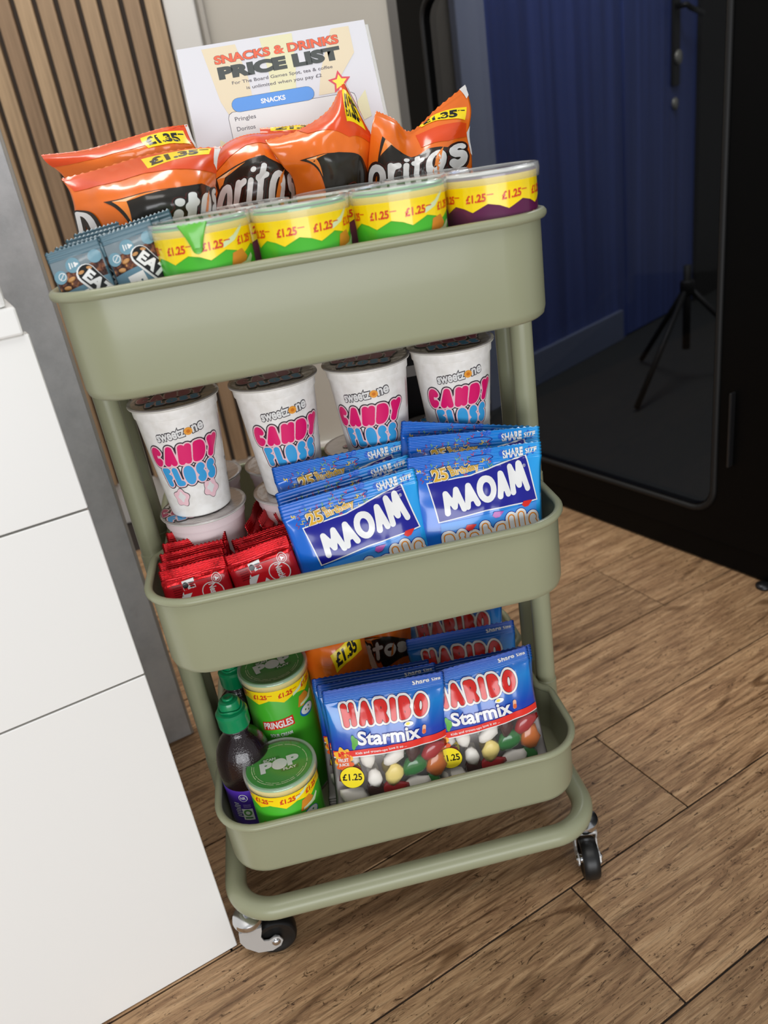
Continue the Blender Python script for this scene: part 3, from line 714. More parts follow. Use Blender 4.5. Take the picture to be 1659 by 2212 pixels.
def make_cup(label, body, loc, turn, group, printed=True, ldx=0):
    t = thing('candy_floss_cup', label, 'cup', loc, rotz(turn), group)
    rf = lambda z: (.0305 + .0088 * z / .104, .0355)
    bm_obj('cup', lathe_bm([(.0, .0022), (.027, .0022), (.0285, 0), (.0300, .0012), (.0305, .004), (.0393, .104), (.0405, .1045), (.0412, .1145), (.0405, .1150)], 56, cap1=True), t, body, math.radians(35))
    bm_obj('rim', lathe_bm([(.0405, .1135), (.0434, .1135), (.0440, .1146), (.0434, .1156), (.0405, .1156)], 56, cap0=False, cap1=False), t, CUPC, True)
    lid = bm_obj('foil_lid', lathe_bm([(0, .1160), (.040, .1160), (.0438, .1164), (.0442, .1152)], 56, cap0=False, cap1=False), t, FOILS, True)
    S = cyl(rf)
    if printed:
        Lr = []
        for mt, lv, of in ((INK, 1, .085), (WHITE, 2, .03)):
            Lr.append(tq('sweetz', [(-.0215, .0835), (.004, .0862), (.0035, .0950), (-.022, .0918)], mt, lv, of)); Lr.append(tq('ne', [(.0110, .0872), (.0215, .0888), (.021, .0962), (.0105, .0942)], mt, lv, of))
        Lr += [disc(.0072, .0902, .0038, TAN, 2, 16), disc(.0072, .0902, .0017, P('swirl_dark', 'd97a1e'), 3, 12)]
        Q = [(-.0355, .0575), (.0300, .0590), (.0355, .0800), (-.0350, .0775)]
        for mt, lv, g in ((INK, 1, .0023), (PNK, 2, .0013), (HOT, 3, .0)): Lr.append(sq('CANDY', Q, .0064, mt, lv, .22, g))
        Q = [(-.0255, .0360), (.0245, .0370), (.0265, .0570), (-.0290, .0560)]
        for mt, lv, g in ((INK, 1, .0023), (PNK, 2, .0013), (SKY, 3, .0)): Lr.append(sq('FLOSS', Q, .0058, mt, lv, .22, g))
        for sx, z in ((-1, .0235), (1, .0275)):
            Lr += [blob(sx * .0165, z, .0083, INK, 1, 5, .13, 40, .0095, sx), blob(sx * .0165, z, .0078, PNK, 2, 5, .13, 40, .0090, sx), blob(sx * .016, z + .001, .0035, WHITE, 3, 4, .2, 24, .005)]
        wrap('front_print', Lr, S, .003, 0, t, .0002, .00016)
        sm = [poly(rect(.046 + .0016 * k, .080, .0006, .030 - .005 * (k % 3)), P('small_print', 'b06a78'), 1) for k in range(4)]
        sm += [poly(rect(.047 + .0022 * k, .047 - (k % 2) * .0002, .0011, .0035), INK, 1) for k in range(4)] + [poly(rect(.047 + .0022 * k, .030, .0011, .0035), INK, 1) for k in range(4)]
        wrap('side_print', sm, S, .004, 0, t)
    ll = []
    for mt, lv, of in ((INK, 1, .12), (WHITE, 2, .05)): ll.append(tx('sweetzone', -.004, .020, .042, .0095, mt, lv, of))
    for mt, lv, g in ((INK, 1, .0022), (PNK, 2, .0012), (P('lid_pink', 'b5416a'), 3, 0)): ll.append(sq('CANDY', rect(-.002, .003, .064, .020), .0056, mt, lv, .25, g))
    for mt, lv, g in ((INK, 1, .0022), (PNK, 2, .0012), (SKY, 3, 0)): ll.append(sq('FLOSS', rect(0, -.0175, .050, .016), .0046, mt, lv, .25, g))
    ll = [([(x + ldx, y) for x, y in vs], fs, m, lv, *e) for vs, fs, m, lv, *e in ll]
    ll = [(vs, [f for f in fs if all(math.hypot(*vs[i]) < .0425 for i in f)], m, lv, *e) for vs, fs, m, lv, *e in ll]
    wrap('lid_print', ll, flat_top(.1161), 0, 0, lid)
    return t
MF = ZM - .0879 + .0085; FM = MF + .0005
up = 'filled cups standing on other cups'
XY = ((-.1450, -.0420), (-.0480, -.0400), (.0450, -.0380), (.1330, -.0330))
k0 = make_cup('white candy floss cup at the left end of the middle tray, upper tier', FLOSS, (XY[0][0], XY[0][1], FM + CH + .0002), 4, up)
dup(k0, (XY[1][0], XY[1][1], FM + CH + .0002), rotz(7), 'white candy floss cup above the blue bags on the left, second from left')
dup(k0, (XY[2][0], XY[2][1], FM + CH + .0002), rotz(-14), 'white candy floss cup turned a little left, third from left')
dup(k0, (XY[3][0], XY[3][1], FM + CH + .0002), rotz(-3), 'white candy floss cup nearest the right-hand poles')
lw = 'cups on the tray floor'
k1 = make_cup('pinkish candy floss cup under the leftmost upper cup, lid lettering showing', PINKF, (XY[0][0] + .001, XY[0][1], FM), 8, lw, False, -.012)
for i, lab in ((1, 'pinkish candy floss cup under the second upper cup, mostly hidden'), (2, 'candy floss cup under the third upper cup, behind blue bags'), (3, 'candy floss cup under the rightmost upper cup, behind blue bags')):
    dup(k1, (XY[i][0], XY[i][1], FM), rotz(40 + 60 * i), lab)
for i, (x, y, lab) in enumerate(((-.148, .045, 'grey-lidded cup in the back row beside the left poles'), (-.056, .045, 'cup lid in the back row between the first two upper cups'), (.036, .047, 'cup lid in the back row between the second and third upper cups'), (.124, .058, 'printed cup lid in the back row between the third and fourth upper cups'))):
    dup(k1, (x, y, FM), rotz(70 * i + 15), lab)
bx = thing('black_carton', 'black carton with a small white label, between the two right cups', 'box', (.110, .128, FM))
bm_obj('carton', box_bm((-.032, -.022, 0), (.032, .022, .215), bev=.0012), bx, mat('black_card', '151518', .35))
bm_obj('label', box_bm((-.030, -.0226, .165), (.030, -.022, .178)), bx, mat('label_paper', 'c8c6c4', .5))

# ------------------------------------------------------------------ chocolate bars (red foil)
RFOIL = foil('red_foil', 'c4121c', .22, .75, .2); noisebump(RFOIL, 90, .35, .003, 3); RPRN = P('bar_red', 'b01420', .3); BRED = P('badge_red', 'd01522'); DKR = P('fold_dark', '7d0b14')
def make_bar(label, loc, rot, group):
    Wb, Hb = .064, .086
    t = thing('chocolate_bar', label, 'chocolate bar', loc, rot, group)
    p = Pillow(Wb, Hb, .0125, .0095, .0095, 2, .0007, .0005, .0)
    ppt = p.pt
    def pt(x, z, side=-1):
        u = 2 * x / Wb; v = (z - .0095) / (Hb - .019); vv = min(1, max(0, v)); g = sstep(min(vv, 1 - vv) / .09); q = sstep((1 - abs(u)) / .12)
        y = side * .0062 * g * (.25 + .75 * q) + .0005 * g * noise.noise((x * 90, z * 90, side * 2)) - .0006 * g * abs(math.sin(u * math.pi * 2)) * -side
        if v > 1 or v < 0: y += .0006 * math.sin(z * 2 * math.pi / .0019) + .0012 * math.sin(x * 130)
        return Vector((x, y, z))
    p.pt = pt
    p.mesh('wrapper', t, RFOIL, None, 32, 26, .0010)
    T = Hb - .0095
    def q(a, b): return (a * .001 - Wb / 2, T - b * .001)
    Lr = [poly([q(1, 6), q(63, 6), q(63, 66), q(1, 66)], RPRN, 0)]
    c = q(31, 27); Lr += [disc(c[0], c[1], .0165, WHITE, 1, 36, .0195)]
    Lr.append(tq('Kit', [q(20, 9), q(20, 56), q(42, 56), q(42, 9)], BRED, 2, .06))
    c = q(46, 20)
    Lr += [blob(c[0], c[1], .0093, WHITE, 3, 2, .12, 30, .0105, .6), blob(c[0], c[1], .0084, BRED, 4, 2, .12, 30, .0096, .6)]
    Lr.append(tq('Nestlé', [(c[0] - .0028, c[1] + .0078), (c[0] - .0028, c[1] - .0078), (c[0] + .0038, c[1] - .0078), (c[0] + .0038, c[1] + .0078)], WHITE, 5, .03))
    c = q(25.5, 8); Lr += [poly(rect(c[0], c[1], .0115, .0085, 4), WHITE, 2), disc(c[0] - .0030, c[1], .0028, BLACK, 3, 16), poly(rect(c[0] + .0025, c[1] + .0018, .0045, .0007), BLACK, 3), poly(rect(c[0] + .0025, c[1] - .0002, .004, .0007), BLACK, 3), poly(rect(c[0] + .0025, c[1] - .0022, .0045, .0007), BLACK, 3)]
    c = q(52, 8.5); Lr += [disc(c[0], c[1], .0048, WHITE, 2, 24), disc(c[0], c[1], .0043, RPRN, 3, 24), disc(c[0], c[1], .0031, WHITE, 4, 20), disc(c[0], c[1], .0027, RPRN, 5, 20), blob(c[0], c[1], .0016, WHITE, 6, 3, .4, 18)]
    Lr += [poly(rect(q(14, 6 + 2.2 * k)[0], q(14, 6 + 2.2 * k)[1], .008, .0007), DKR, 2) for k in range(6)]
    wrap('wrapper_print', Lr, p.surf, .004, .004, t, .0003)
    return t
def place(fn, top, xd, Hh, ydir, first=None, label='', group=None, zmin=None):
    """hang a bag by the middle of its top edge; ydir = horizontal run of its face per metre of height (leaning back)"""
    u = Vector((0, ydir, 1)); R = frame(xd, u); up_ = R.col[2]
    o = Vector(top) - up_ * Hh
    if first is None: return fn(label, o, R, group)
    return dup(first, o, R, label, group)
KG = 'red chocolate bars in the middle tray'
B0 = place(make_bar, (-.1590, -.1195, .5055), (.998, 0, .059)  , .086, .24, None, 'red foil chocolate bar at the front left of the middle tray', KG)
B1 = place(make_bar, (-.0965, -.1215, .5110), (.985, 0, .150), .086, .22, B0, 'red foil chocolate bar in front next to the blue bags', KG)
def fit(n): return n
rows = [(-.1600, -.1050, 0.5070, .047, 'second red bar of the left column, just behind the front one'), (-.1595, -.0900, 0.5090, .050, 'third red bar of the left column, counted from the front'), (-.1570, -.0755, 0.5120, .015, 'fourth red bar of the left column, counted from the front'), (-.1530, -.0610, 0.5155, -.01, 'rearmost red bar of the left column, against the cups'),
        (-.0835, -.1065, 0.5110, .11, 'second red bar of the right column, its round emblem showing at the right'), (-.0890, -.0915, 0.5110, .12, 'third red bar of the right column, counted from the front')]
for x, y, z, s, lab in rows: place(make_bar, (x, y, z), (1, 0, s), .086, .22, B0, lab, KG)
for k, (x, y, z) in enumerate(((-.0960, -.052, .518), (-.0820, -.048, .520), (-.0660, -.045, .520), (-.0510, -.046, .517))):
    R = frame((.25, .97, .05), (-.18 - .05 * k, 0.02, 1)); o = Vector((x, y, z)) - R.col[2] * .086
    dup(B0, o, R, ['red bar turned edge-on behind the right column, leftmost of four', 'second red bar turned edge-on behind the right column', 'third red bar turned edge-on behind the right column', 'dark red bar turned edge-on beside the blue bags'][k], KG)

# ------------------------------------------------------------------ blue chewy-sweet bags
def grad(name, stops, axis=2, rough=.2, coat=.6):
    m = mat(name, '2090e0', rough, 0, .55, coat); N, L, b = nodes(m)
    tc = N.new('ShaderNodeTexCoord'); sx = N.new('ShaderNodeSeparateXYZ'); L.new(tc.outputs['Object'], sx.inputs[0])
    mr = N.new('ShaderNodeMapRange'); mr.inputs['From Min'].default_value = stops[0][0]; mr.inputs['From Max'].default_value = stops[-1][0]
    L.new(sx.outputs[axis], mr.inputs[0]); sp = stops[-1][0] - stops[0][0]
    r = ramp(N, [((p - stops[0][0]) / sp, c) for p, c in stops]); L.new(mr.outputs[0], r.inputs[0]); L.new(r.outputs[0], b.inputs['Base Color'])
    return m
AZ = grad('azure_film', [(-.067, '0f63cc'), (0, '1276d6'), (.067, '22a3ea')], 0)
NAV, LBL = P('royal_navy', '17198c', .18), P('dot_blue', '1a62cc', .2)
GOLD, CONFG, LILA, BERRY, AMB = P('gold', 'd9a92f'), P('confetti_green', '8bc53f'), P('lilac', 'b04aa8'), P('berry', 'a9256b'), P('amber', 'e8912a')
PBLUE = P('panel_blue', '3f8fe0', .2)
def make_chewy(label, loc, rot, group):
    Wm, Hm = .134, .138
    t = thing('sweet_bag', label, 'sweet bag', loc, rot, group)
    p = Pillow(Wm, Hm, .026, .015, .010, 4, .0011, .0005)
    p.mesh('wrapper', t, AZ, None, 44, 40)
    q = lambda a, b: (a * .001 - Wm / 2, Hm - b * .001)
    rnd = random.Random(5); Ld = []
    for k in range(60):
        a, b = rnd.uniform(4, 132), rnd.uniform(2, 88); c = q(a, b)
        if abs(c[0]) > Wm / 2 - .006: continue
        Ld.append(disc(c[0], c[1], rnd.uniform(.0012, .0034) if a < 110 else .0013, LBL, 0, 12))
    Lc = []
    for k in range(46):
        a, b = rnd.uniform(8, 88), rnd.uniform(3, 27); c = q(a, b); m = [YEL, RED, CONFG, YEL, P('confetti_red', 'b0323a')][k % 5]
        an = rnd.uniform(0, 180); s = rnd.uniform(.0016, .0034); pts = []
        for i in range(7):
            tt = i / 6 - .5; pts.append((tt * s * 2, math.sin(tt * 9) * s * .45))
        th = .00035; pl = [(x, y + th) for x, y in pts] + [(x, y - th) for x, y in pts[::-1]]; ca, sa = math.cos(an), math.sin(an)
        Lc.append(poly([(c[0] + x * ca - y * sa, c[1] + x * sa + y * ca) for x, y in pl], m, 2))
    bq = lambda d: [q(17 - d, 27 - d * .8), q(60, 24.5 - d), q(116.5 + d, 13 - d * 1.3), q(125.5 + d * 1.3, 54.5 + d), q(70, 57 + d), q(23.5 - d, 63.5 + d)]
    Lb = [poly(bq(1.6), WHITE, 3), poly(bq(.4), NAV, 4)]
    # the name, every letter in its own tilted cell
    cells = [((29, 60), (53, 56.5), (47, 30), (27, 36)), ((50, 56.5), (67, 53), (63, 27.5), (47, 31)), ((65, 53), (85, 50), (83, 23), (62, 26)), ((84, 50.5), (99, 48), (96, 21), (83, 23.5)), ((98, 48.5), (121, 46), (113, 14.5), (95, 18))]
    for ch, cc in zip('MAOAM', cells):
        Q = [q(*v) for v in cc]; mx_, my_ = sum(v[0] for v in Q) / 4, sum(v[1] for v in Q) / 4
        Q = [(mx_ + (v[0] - mx_) * .97, my_ + (v[1] - my_) * .95) for v in Q]
        Lb.append(sq(ch, Q, .0058 if ch != 'O' else .0060, WHITE, 5))
    Lb.append(tx('®', *q(114.5, 21), .003, .003, WHITE, 5, .0))
    Lb += [tq('SHARE', [q(95, 12.5), q(115, 11), q(115, 3.2), q(94, 4.6)], WHITE, 3, .035), tq('SIZE', [q(117.5, 10.5), q(129, 9.6), q(129, 4.2), q(117.5, 4.8)], WHITE, 3, .03)]
    for m, lv, of in ((BLACK, 3, .11), (WHITE, 4, .075), (GOLD, 5, .03)):
        Lb.append(tq('25', [q(23, 26), q(37.5, 24.5), q(37, 14), q(22, 15.5)], m, lv, of)); Lb.append(tq('Birthday', [q(41, 24), q(70, 20.5), q(69, 13), q(40, 17)], m, lv, of)); Lb.append(tq('th', [q(38.5, 17), q(42.5, 16.5), q(42.5, 12), q(38.5, 12.5)], m, lv, of))
    wrap('front_print', Ld + Lc + Lb, p.surf, .003, .0011, t, .0003, .00018)
    Lp = [poly([q(24, 66), q(126, 57), q(126, 100), q(24, 100)], PBLUE, 1)]
    PI = [q(28, 98), q(126, 84), q(123, 62), q(27, 78)]
    for m, lv, g in ((NAV, 2, .0042), (WHITE, 3, .0036), (AMB, 4, .0012), (WHITE, 5, 0)): Lp.append(sq('Pinballs', PI, .0052, m, lv, 1.1, g))
    for (a, b, m) in ((83, 63, LILA), (115, 57, RED), (54, 72, RED)):
        c = q(a, b); Lp.append(poly([(c[0] - .006, c[1] - .001), (c[0] - .003, c[1] - .0035), (c[0] + .001, c[1] - .003), (c[0] + .006, c[1] + .002), (c[0] + .002, c[1] + .0025), (c[0] - .004, c[1] + .0025)], m, 6))
    wrap('flavour_print', Lp, p.surf, .003, .003, t, .0003, .00018)
    bm_obj('hang_hole', tube_bm([tuple(p.surf(x, z)[0] + p.surf(x, z)[1] * .0004) for x, z in [(q(72, 9)[0] + .013 * math.cos(w), q(72, 9)[1] + .0028 * math.sin(w)) for w in [2 * math.pi * k / 20 for k in range(20)]]], .0003, 5, True), t, NAV, True)
    return t
MG = 'blue chewy sweet bags in the middle tray'
HM = .138
m1 = place(make_chewy, (-.0010, -.1180, .5500), (.997, 0, .076), HM, .20, None, 'blue sweet bag in front in the left stack, name panel fully in view', MG)
for top, xd, ln, lab in (((-.0020, -.0980, .5555), (.996, 0, .094), .20, 'second blue sweet bag in the left stack, birthday lettering above the front bag'), ((.0000, -.0800, .5700), (1, 0, .01), .20, 'rearmost blue sweet bag in the left stack, against the cups'),
        ((.1265, -.1130, .5590), (.996, 0, -.08), .20, 'blue sweet bag in front in the right stack'), ((.1330, -.0940, .5700), (.992, 0, -.12), .20, 'second blue sweet bag in the right stack, crimped top standing above the front bag'),
        ((.1305, -.0790, .5740), (.97, 0, -.24), .20, 'rear blue sweet bag of the right stack, its crimped top sloping down to the right'), ((.1330, -.0650, .5560), (.985, .05, -.156), .14, 'blue sweet bag sticking out at the far right behind the right stack')):
    place(make_chewy, top, xd, HM, ln, m1, lab, MG)

# ------------------------------------------------------------------ gummy sweet bags
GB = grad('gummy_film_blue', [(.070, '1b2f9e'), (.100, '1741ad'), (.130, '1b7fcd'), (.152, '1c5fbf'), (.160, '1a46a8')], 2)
CLR = film('clear_film', (.98, .98, .98), .965, .09); BACKF = mat('bag_back', 'b3acaa', .4)
GW, GR_, GN_, GBr, GO, GYl = mat('gummy_white', 'efe9df', .45), mat('gummy_red', 'a3141c', .2, coat=.5), mat('gummy_green', '1f6b2a', .2, coat=.5), mat('gummy_cola', '3b1716', .2, coat=.5), mat('gummy_orange', 'c0641c', .2, coat=.5), mat('gummy_yellow', 'e9d27a', .3)
HRED, HSTRIP = P('letter_red', 'd3261f', .2), P('strip_red', 'e0352c', .2)
SILV = P('outline_silver', 'e6e2dd', .3)
def make_gummy(label, loc, rot, group):
    Wg, Hg = .134, .160
    t = thing('gummy_bag', label, 'sweet bag', loc, rot, group)
    p = Pillow(Wg, Hg, .028, .016, .010, 9, .0014, .0005)
    zs = Hg - .075
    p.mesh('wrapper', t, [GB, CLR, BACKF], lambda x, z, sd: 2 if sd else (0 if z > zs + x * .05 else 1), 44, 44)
    q = lambda a, b: (a * .001 - Wg / 2, Hg - b * .001)
    Lr = []
    H = [q(18, 42.5), q(112, 43.5), q(114, 20.5), q(17, 17.5)]
    for m, lv, g in ((NAV, 1, .0030), (SILV, 2, .0026), (P('letter_edge', '4a1014'), 3, .0005), (HRED, 4, 0)): Lr.append(sq('HARIBO', H, .0061, m, lv, .50, g))
    S = [q(30, 64), q(101, 67), q(100, 51.5), q(31, 48.5)]
    for m, lv, of in ((NAV, 3, .06), (WHITE, 5, .03)): Lr.append(tq('Starmix', S, m, lv, of))
    Lr += [tq('Share', [q(98, 10), q(117, 9.5), q(117, 4.2), q(98, 4.6)], WHITE, 2, .025), tq('Size', [q(119.5, 9.5), q(129.5, 9.2), q(129.5, 5), q(119.5, 5.2)], WHITE, 2, .025)]
    Lr += [poly([q(2, 71), q(132, 67.5), q(132, 75), q(2, 78)], WHITE, 2), poly([q(2, 69.5), q(132, 66.5), q(132, 74), q(2, 76.5)], HSTRIP, 3), tq('Kids and grown-ups love it so ...', [q(26, 74.8), q(84, 73.6), q(84, 69.6), q(26, 71.3)], WHITE, 4, .015)]
    c = q(89, 48.5); Lr += [disc(c[0], c[1], .0055, WHITE, 6, 18, .0026), disc(c[0] - .001, c[1] + .0003, .0024, YEL, 7, 14, .0014)]
    c = q(26, 60); Lr += [blob(c[0], c[1], .0036, P('bear_green', '57a63a'), 4, 3, .25, 24, .0075)]
    c = q(106, 58.5); Lr += [capsule(c[0], c[1], .0105, .0042, P('bottle_pink', 'e8b08f'), 4, 80), capsule(c[0], c[1] - .0022, .0055, .0042, P('bottle_orange', 'd8602c'), 5, 80)]
    # fruit splash and price roundel
    c = q(12, 82); Lr += [blob(c[0], c[1] + .004, .0092, P('splash_yellow', 'f0b53c'), 3, 7, .16, 48, .012), blob(c[0] + .001, c[1] - .003, .0086, P('splash_orange', 'e0602a'), 4, 7, .2, 48, .010), tx('FRUIT', c[0], c[1] + .002, .011, .0042, WHITE, 6, .03, 5), tx('JUICE', c[0], c[1] - .0035, .011, .0042, WHITE, 6, .03, 5)]
    c = q(19.5, 101); Lr += [disc(c[0], c[1], .0136, BLACK, 5, 40), disc(c[0], c[1], .0131, P('roundel_yellow', 'f4de2d'), 6, 40), tx('£1.25', c[0], c[1] + .0005, .0215, .0085, BLACK, 7, .02)]
    wrap('front_print', Lr, p.surf, .003, .003, t, .0003, .00018)
    rnd = random.Random(3); ms = [GW, GBr, GN_, GW, GO, GW, GR_, GBr, GYl, GR_, GW, GW, GR_, GN_]
    k = 0
    for zi in range(4):
        for xi in range(5):
            x = -.047 + .0235 * xi + rnd.uniform(-.003, .003); z = Hg - .084 - .021 * zi + rnd.uniform(-.004, .004)
            bm = bmesh.new(); bmesh.ops.create_icosphere(bm, subdivisions=2, radius=1)
            sx, sz, f = rnd.uniform(.0105, .0165), rnd.uniform(.0080, .0115), rnd.uniform(1, 9)
            y0 = p.pt(x, max(z, .02)).y
            for v in bm.verts:
                w = 1 + .5 * noise.noise(v.co * 1.15 + Vector((f, f, 0)))
                v.co = Vector((v.co.x * sx * w, v.co.y * .0042, v.co.z * sz * w))
            bmesh.ops.rotate(bm, cent=(0, 0, 0), matrix=Matrix.Rotation(rnd.uniform(0, 3), 3, 'Y'), verts=bm.verts)
            bmesh.ops.translate(bm, vec=(x, min(y0 + .0052, -.001), z), verts=bm.verts)
            for v in bm.verts:
                fy = p.pt(v.co.x, max(v.co.z, .012)).y; v.co.y = min(max(v.co.y, fy + .0013), max(-fy - .001, fy + .0016))
            bm_obj('gummy_sweet', bm, t, ms[(k * 5 + zi) % len(ms)], True); k += 1
    return t
HG = .160; GG = 'blue gummy sweet bags in the bottom tray'
g1 = place(make_gummy, (.0005, -.1130, .3175), (.996, 0, -.080), HG, .20, None, 'blue gummy bag at the front left with its whole name in view', GG)
for top, xd, ln, lab in (((.0980, -.1060, .3110), (.999, 0, .053), .20, 'blue gummy bag at the front right, partly behind its neighbour'), ((-.0045, -.0920, .3135), (.999, 0, -.044), .20, 'gummy bag right behind the front left one, its left edge and silver crimp showing'),
        ((-.0085, -.0740, .3080), (.999, 0, -.07), .20, 'third gummy bag of the left stack, dark blue corner under the orange bags'), ((.1085, -.0850, .3020), (.997, 0, -.03), .20, 'gummy bag right behind the front right one, blue edge sticking out to its right'),
        ((.1080, -.0250, .2990), (.996, 0, -.05), .30, 'gummy bag in the middle of the right side, red letters above the front bag'), ((.1150, .0500, .2930), (.996, 0, -.07), .36, 'rearmost gummy bag under the middle tray, lettering half covered')):
    place(make_gummy, top, xd, HG, ln, g1, lab, GG)

# ------------------------------------------------------------------ orange tortilla chip bags
ORB = foil('chip_bag_orange', 'e8701c', .24, 0, .55); ORD = P('band_red_orange', 'dc4a17', .22); CHAR = P('charcoal', '26221c', .25); MAR = P('maroon', '5a1a18', .3); FLAME = P('flame', 'f08a3a', .25); FLW = P('flame_pale', 'f7c99a', .25); SILC = P('crimp_silver', 'd9d6d2', .3)
ORL = P('light_orange', 'f08530', .24)
def chip_bag(name, label, ctrl, fz, seed, band, tri, word, flash, crimp=None, extra=(), depth=.03, wst=.056):
    t = tag_root = thing('chip_bag', label, 'crisp bag', (0, 0, 0), None, 'orange tortilla chip bags')
    p = Patch(ctrl, fz, seed, depth=depth)
    org = p.base(.5, p.R / p.vis); org = Vector((org.x, org.y, fz))
    t.location = org
    p.c = [[v - org for v in r] for r in p.c]
    p.mesh('wrapper', t, ORB)
    Lr = []
    Lr.append(poly(band, ORD, 0))
    if tri:
        Lr.append(poly(tri, CHAR, 1))
        (ax, ay), (bx, by) = tri[0], tri[1]
        cx, cy = sum(a for a, b in tri) / len(tri), sum(b for a, b in tri) / len(tri)
        g = lambda s: [(ax + (a - ax) * s + (cx - ax) * .10, ay + (b - ay) * s + (cy - ay) * .14) for a, b in tri]
        a1, a2, a3 = (ax * .90 + cx * .10, ay * .90 + cy * .10), (ax * .35 + bx * .6 + cx * .05, ay * .35 + by * .6 + cy * .05), (ax * .45 + tri[-1][0] * .5 + cx * .05, ay * .45 + tri[-1][1] * .5 + cy * .05)
        m = (ax * .72 + cx * .28, ay * .72 + cy * .28)
        Lr += [poly([a1, a2, m], FLAME, 2), poly([a1, m, a3], FLAME, 2), poly([a1, (a1[0] * .5 + a2[0] * .5, a1[1] * .5 + a2[1] * .5), m], FLW, 3)]
    if word:
        s, Q = word
        for m, lv, g in ((CHAR, 4, .024), (MAR, 5, .015), (CHAR, 6, .011), (WHITE, 7, 0)): Lr.append(sq(s, Q, wst, m, lv, .28, g))
        l = lambda a, b: tuple(Q[0][i] * (1 - a) * (1 - b) + Q[1][i] * a * (1 - b) + Q[2][i] * a * b + Q[3][i] * (1 - a) * b for i in (0, 1))
        e = len(s); a0 = (e - 1.75) / e
        Lr.append(poly([l(a0 - .03, .0), l(a0 + .04, .05), l(a0 + .09, .8), l(a0 + .03, .55)], FLAME, 8))
    if flash:
        Lr.append(poly(flash, YEL, 1)); (x0, y0), (x1, y1), (x2, y2), (x3, y3) = flash
        f = lambda a, b: (x0 * (1 - a) * (1 - b) + x1 * a * (1 - b) + x2 * a * b + x3 * (1 - a) * b, y0 * (1 - a) * (1 - b) + y1 * a * (1 - b) + y2 * a * b + y3 * (1 - a) * b)
        Lr.append(tq('£1.35', [f(.08, .16), f(.80, .16), f(.80, .84), f(.08, .84)], BLACK, 2, .05))
        Lr.append(poly([f(.82, .72), f(.96, .72), f(.96, .80), f(.82, .80)], BLACK, 2))
    for c in (crimp or []): Lr.append(poly(c, SILC, 3))
    Lr += list(extra)
    wrap('bag_print', Lr, p.surf, .035, .035, t, .0004, .00012)
    return t
BAG_A=[
  [(-0.195,0.000,0.848),(-0.162,0.005,0.851),(-0.120,0.005,0.856),(-0.082,0.005,0.856),(-0.049,0.000,0.853)],
  [(-0.189,-0.012,0.838),(-0.155,-0.030,0.840),(-0.115,-0.038,0.844),(-0.080,-0.030,0.846),(-0.056,-0.008,0.843)],
  [(-0.187,-0.020,0.827),(-0.150,-0.050,0.828),(-0.113,-0.062,0.830),(-0.078,-0.050,0.828),(-0.061,-0.015,0.826)],
  [(-0.189,-0.020,0.812),(-0.150,-0.058,0.810),(-0.113,-0.070,0.810),(-0.079,-0.055,0.808),(-0.066,-0.015,0.808)],
  [(-0.194,-0.015,0.759),(-0.161,-0.040,0.757),(-0.127,-0.050,0.756),(-0.094,-0.040,0.758),(-0.076,-0.010,0.755)],
]
BAG_B=[
  [(-0.220,0.070,0.872),(-0.179,0.060,0.870),(-0.138,0.060,0.874),(-0.102,0.060,0.878),(-0.078,0.070,0.878)],
  [(-0.215,0.060,0.865),(-0.176,0.045,0.864),(-0.136,0.040,0.867),(-0.103,0.045,0.870),(-0.076,0.060,0.865)],
  [(-0.202,0.055,0.849),(-0.167,0.035,0.852),(-0.127,0.030,0.856),(-0.097,0.035,0.858),(-0.074,0.055,0.855)],
  [(-0.197,0.055,0.821),(-0.164,0.035,0.821),(-0.126,0.030,0.828),(-0.095,0.035,0.831),(-0.077,0.055,0.832)],
  [(-0.202,0.060,0.773),(-0.170,0.040,0.770),(-0.134,0.035,0.773),(-0.104,0.040,0.777),(-0.087,0.060,0.777)],
]
BAG_C=[
  [(-0.059,0.070,0.848),(-0.044,0.065,0.857),(-0.025,0.060,0.861),(-0.005,0.060,0.860),(0.025,0.070,0.858)],
  [(-0.061,0.055,0.840),(-0.044,0.045,0.850),(-0.022,0.040,0.855),(-0.003,0.040,0.853),(0.022,0.055,0.847)],
  [(-0.066,0.050,0.826),(-0.045,0.030,0.834),(-0.023,0.020,0.838),(-0.002,0.025,0.835),(0.017,0.045,0.826)],
  [(-0.071,0.050,0.810),(-0.050,0.030,0.812),(-0.027,0.020,0.815),(-0.002,0.025,0.814),(0.014,0.045,0.810)],
  [(-0.083,0.055,0.754),(-0.058,0.040,0.756),(-0.035,0.030,0.757),(-0.011,0.035,0.757),(0.007,0.050,0.758)],
]
BAG_D=[
  [(-0.009,0.030,0.853),(0.023,0.035,0.857),(0.056,0.040,0.870),(0.074,0.045,0.890),(0.080,0.050,0.887)],
  [(-0.005,0.020,0.844),(0.026,0.015,0.849),(0.054,0.012,0.858),(0.071,0.020,0.867),(0.092,0.030,0.846)],
  [(0.003,0.020,0.829),(0.029,0.005,0.835),(0.051,0.000,0.839),(0.073,0.008,0.840),(0.090,0.025,0.832)],
  [(0.011,0.025,0.812),(0.033,0.005,0.817),(0.052,-0.002,0.820),(0.074,0.006,0.821),(0.085,0.025,0.815)],
  [(0.009,0.030,0.763),(0.029,0.015,0.766),(0.048,0.010,0.767),(0.066,0.015,0.768),(0.078,0.030,0.768)],
]
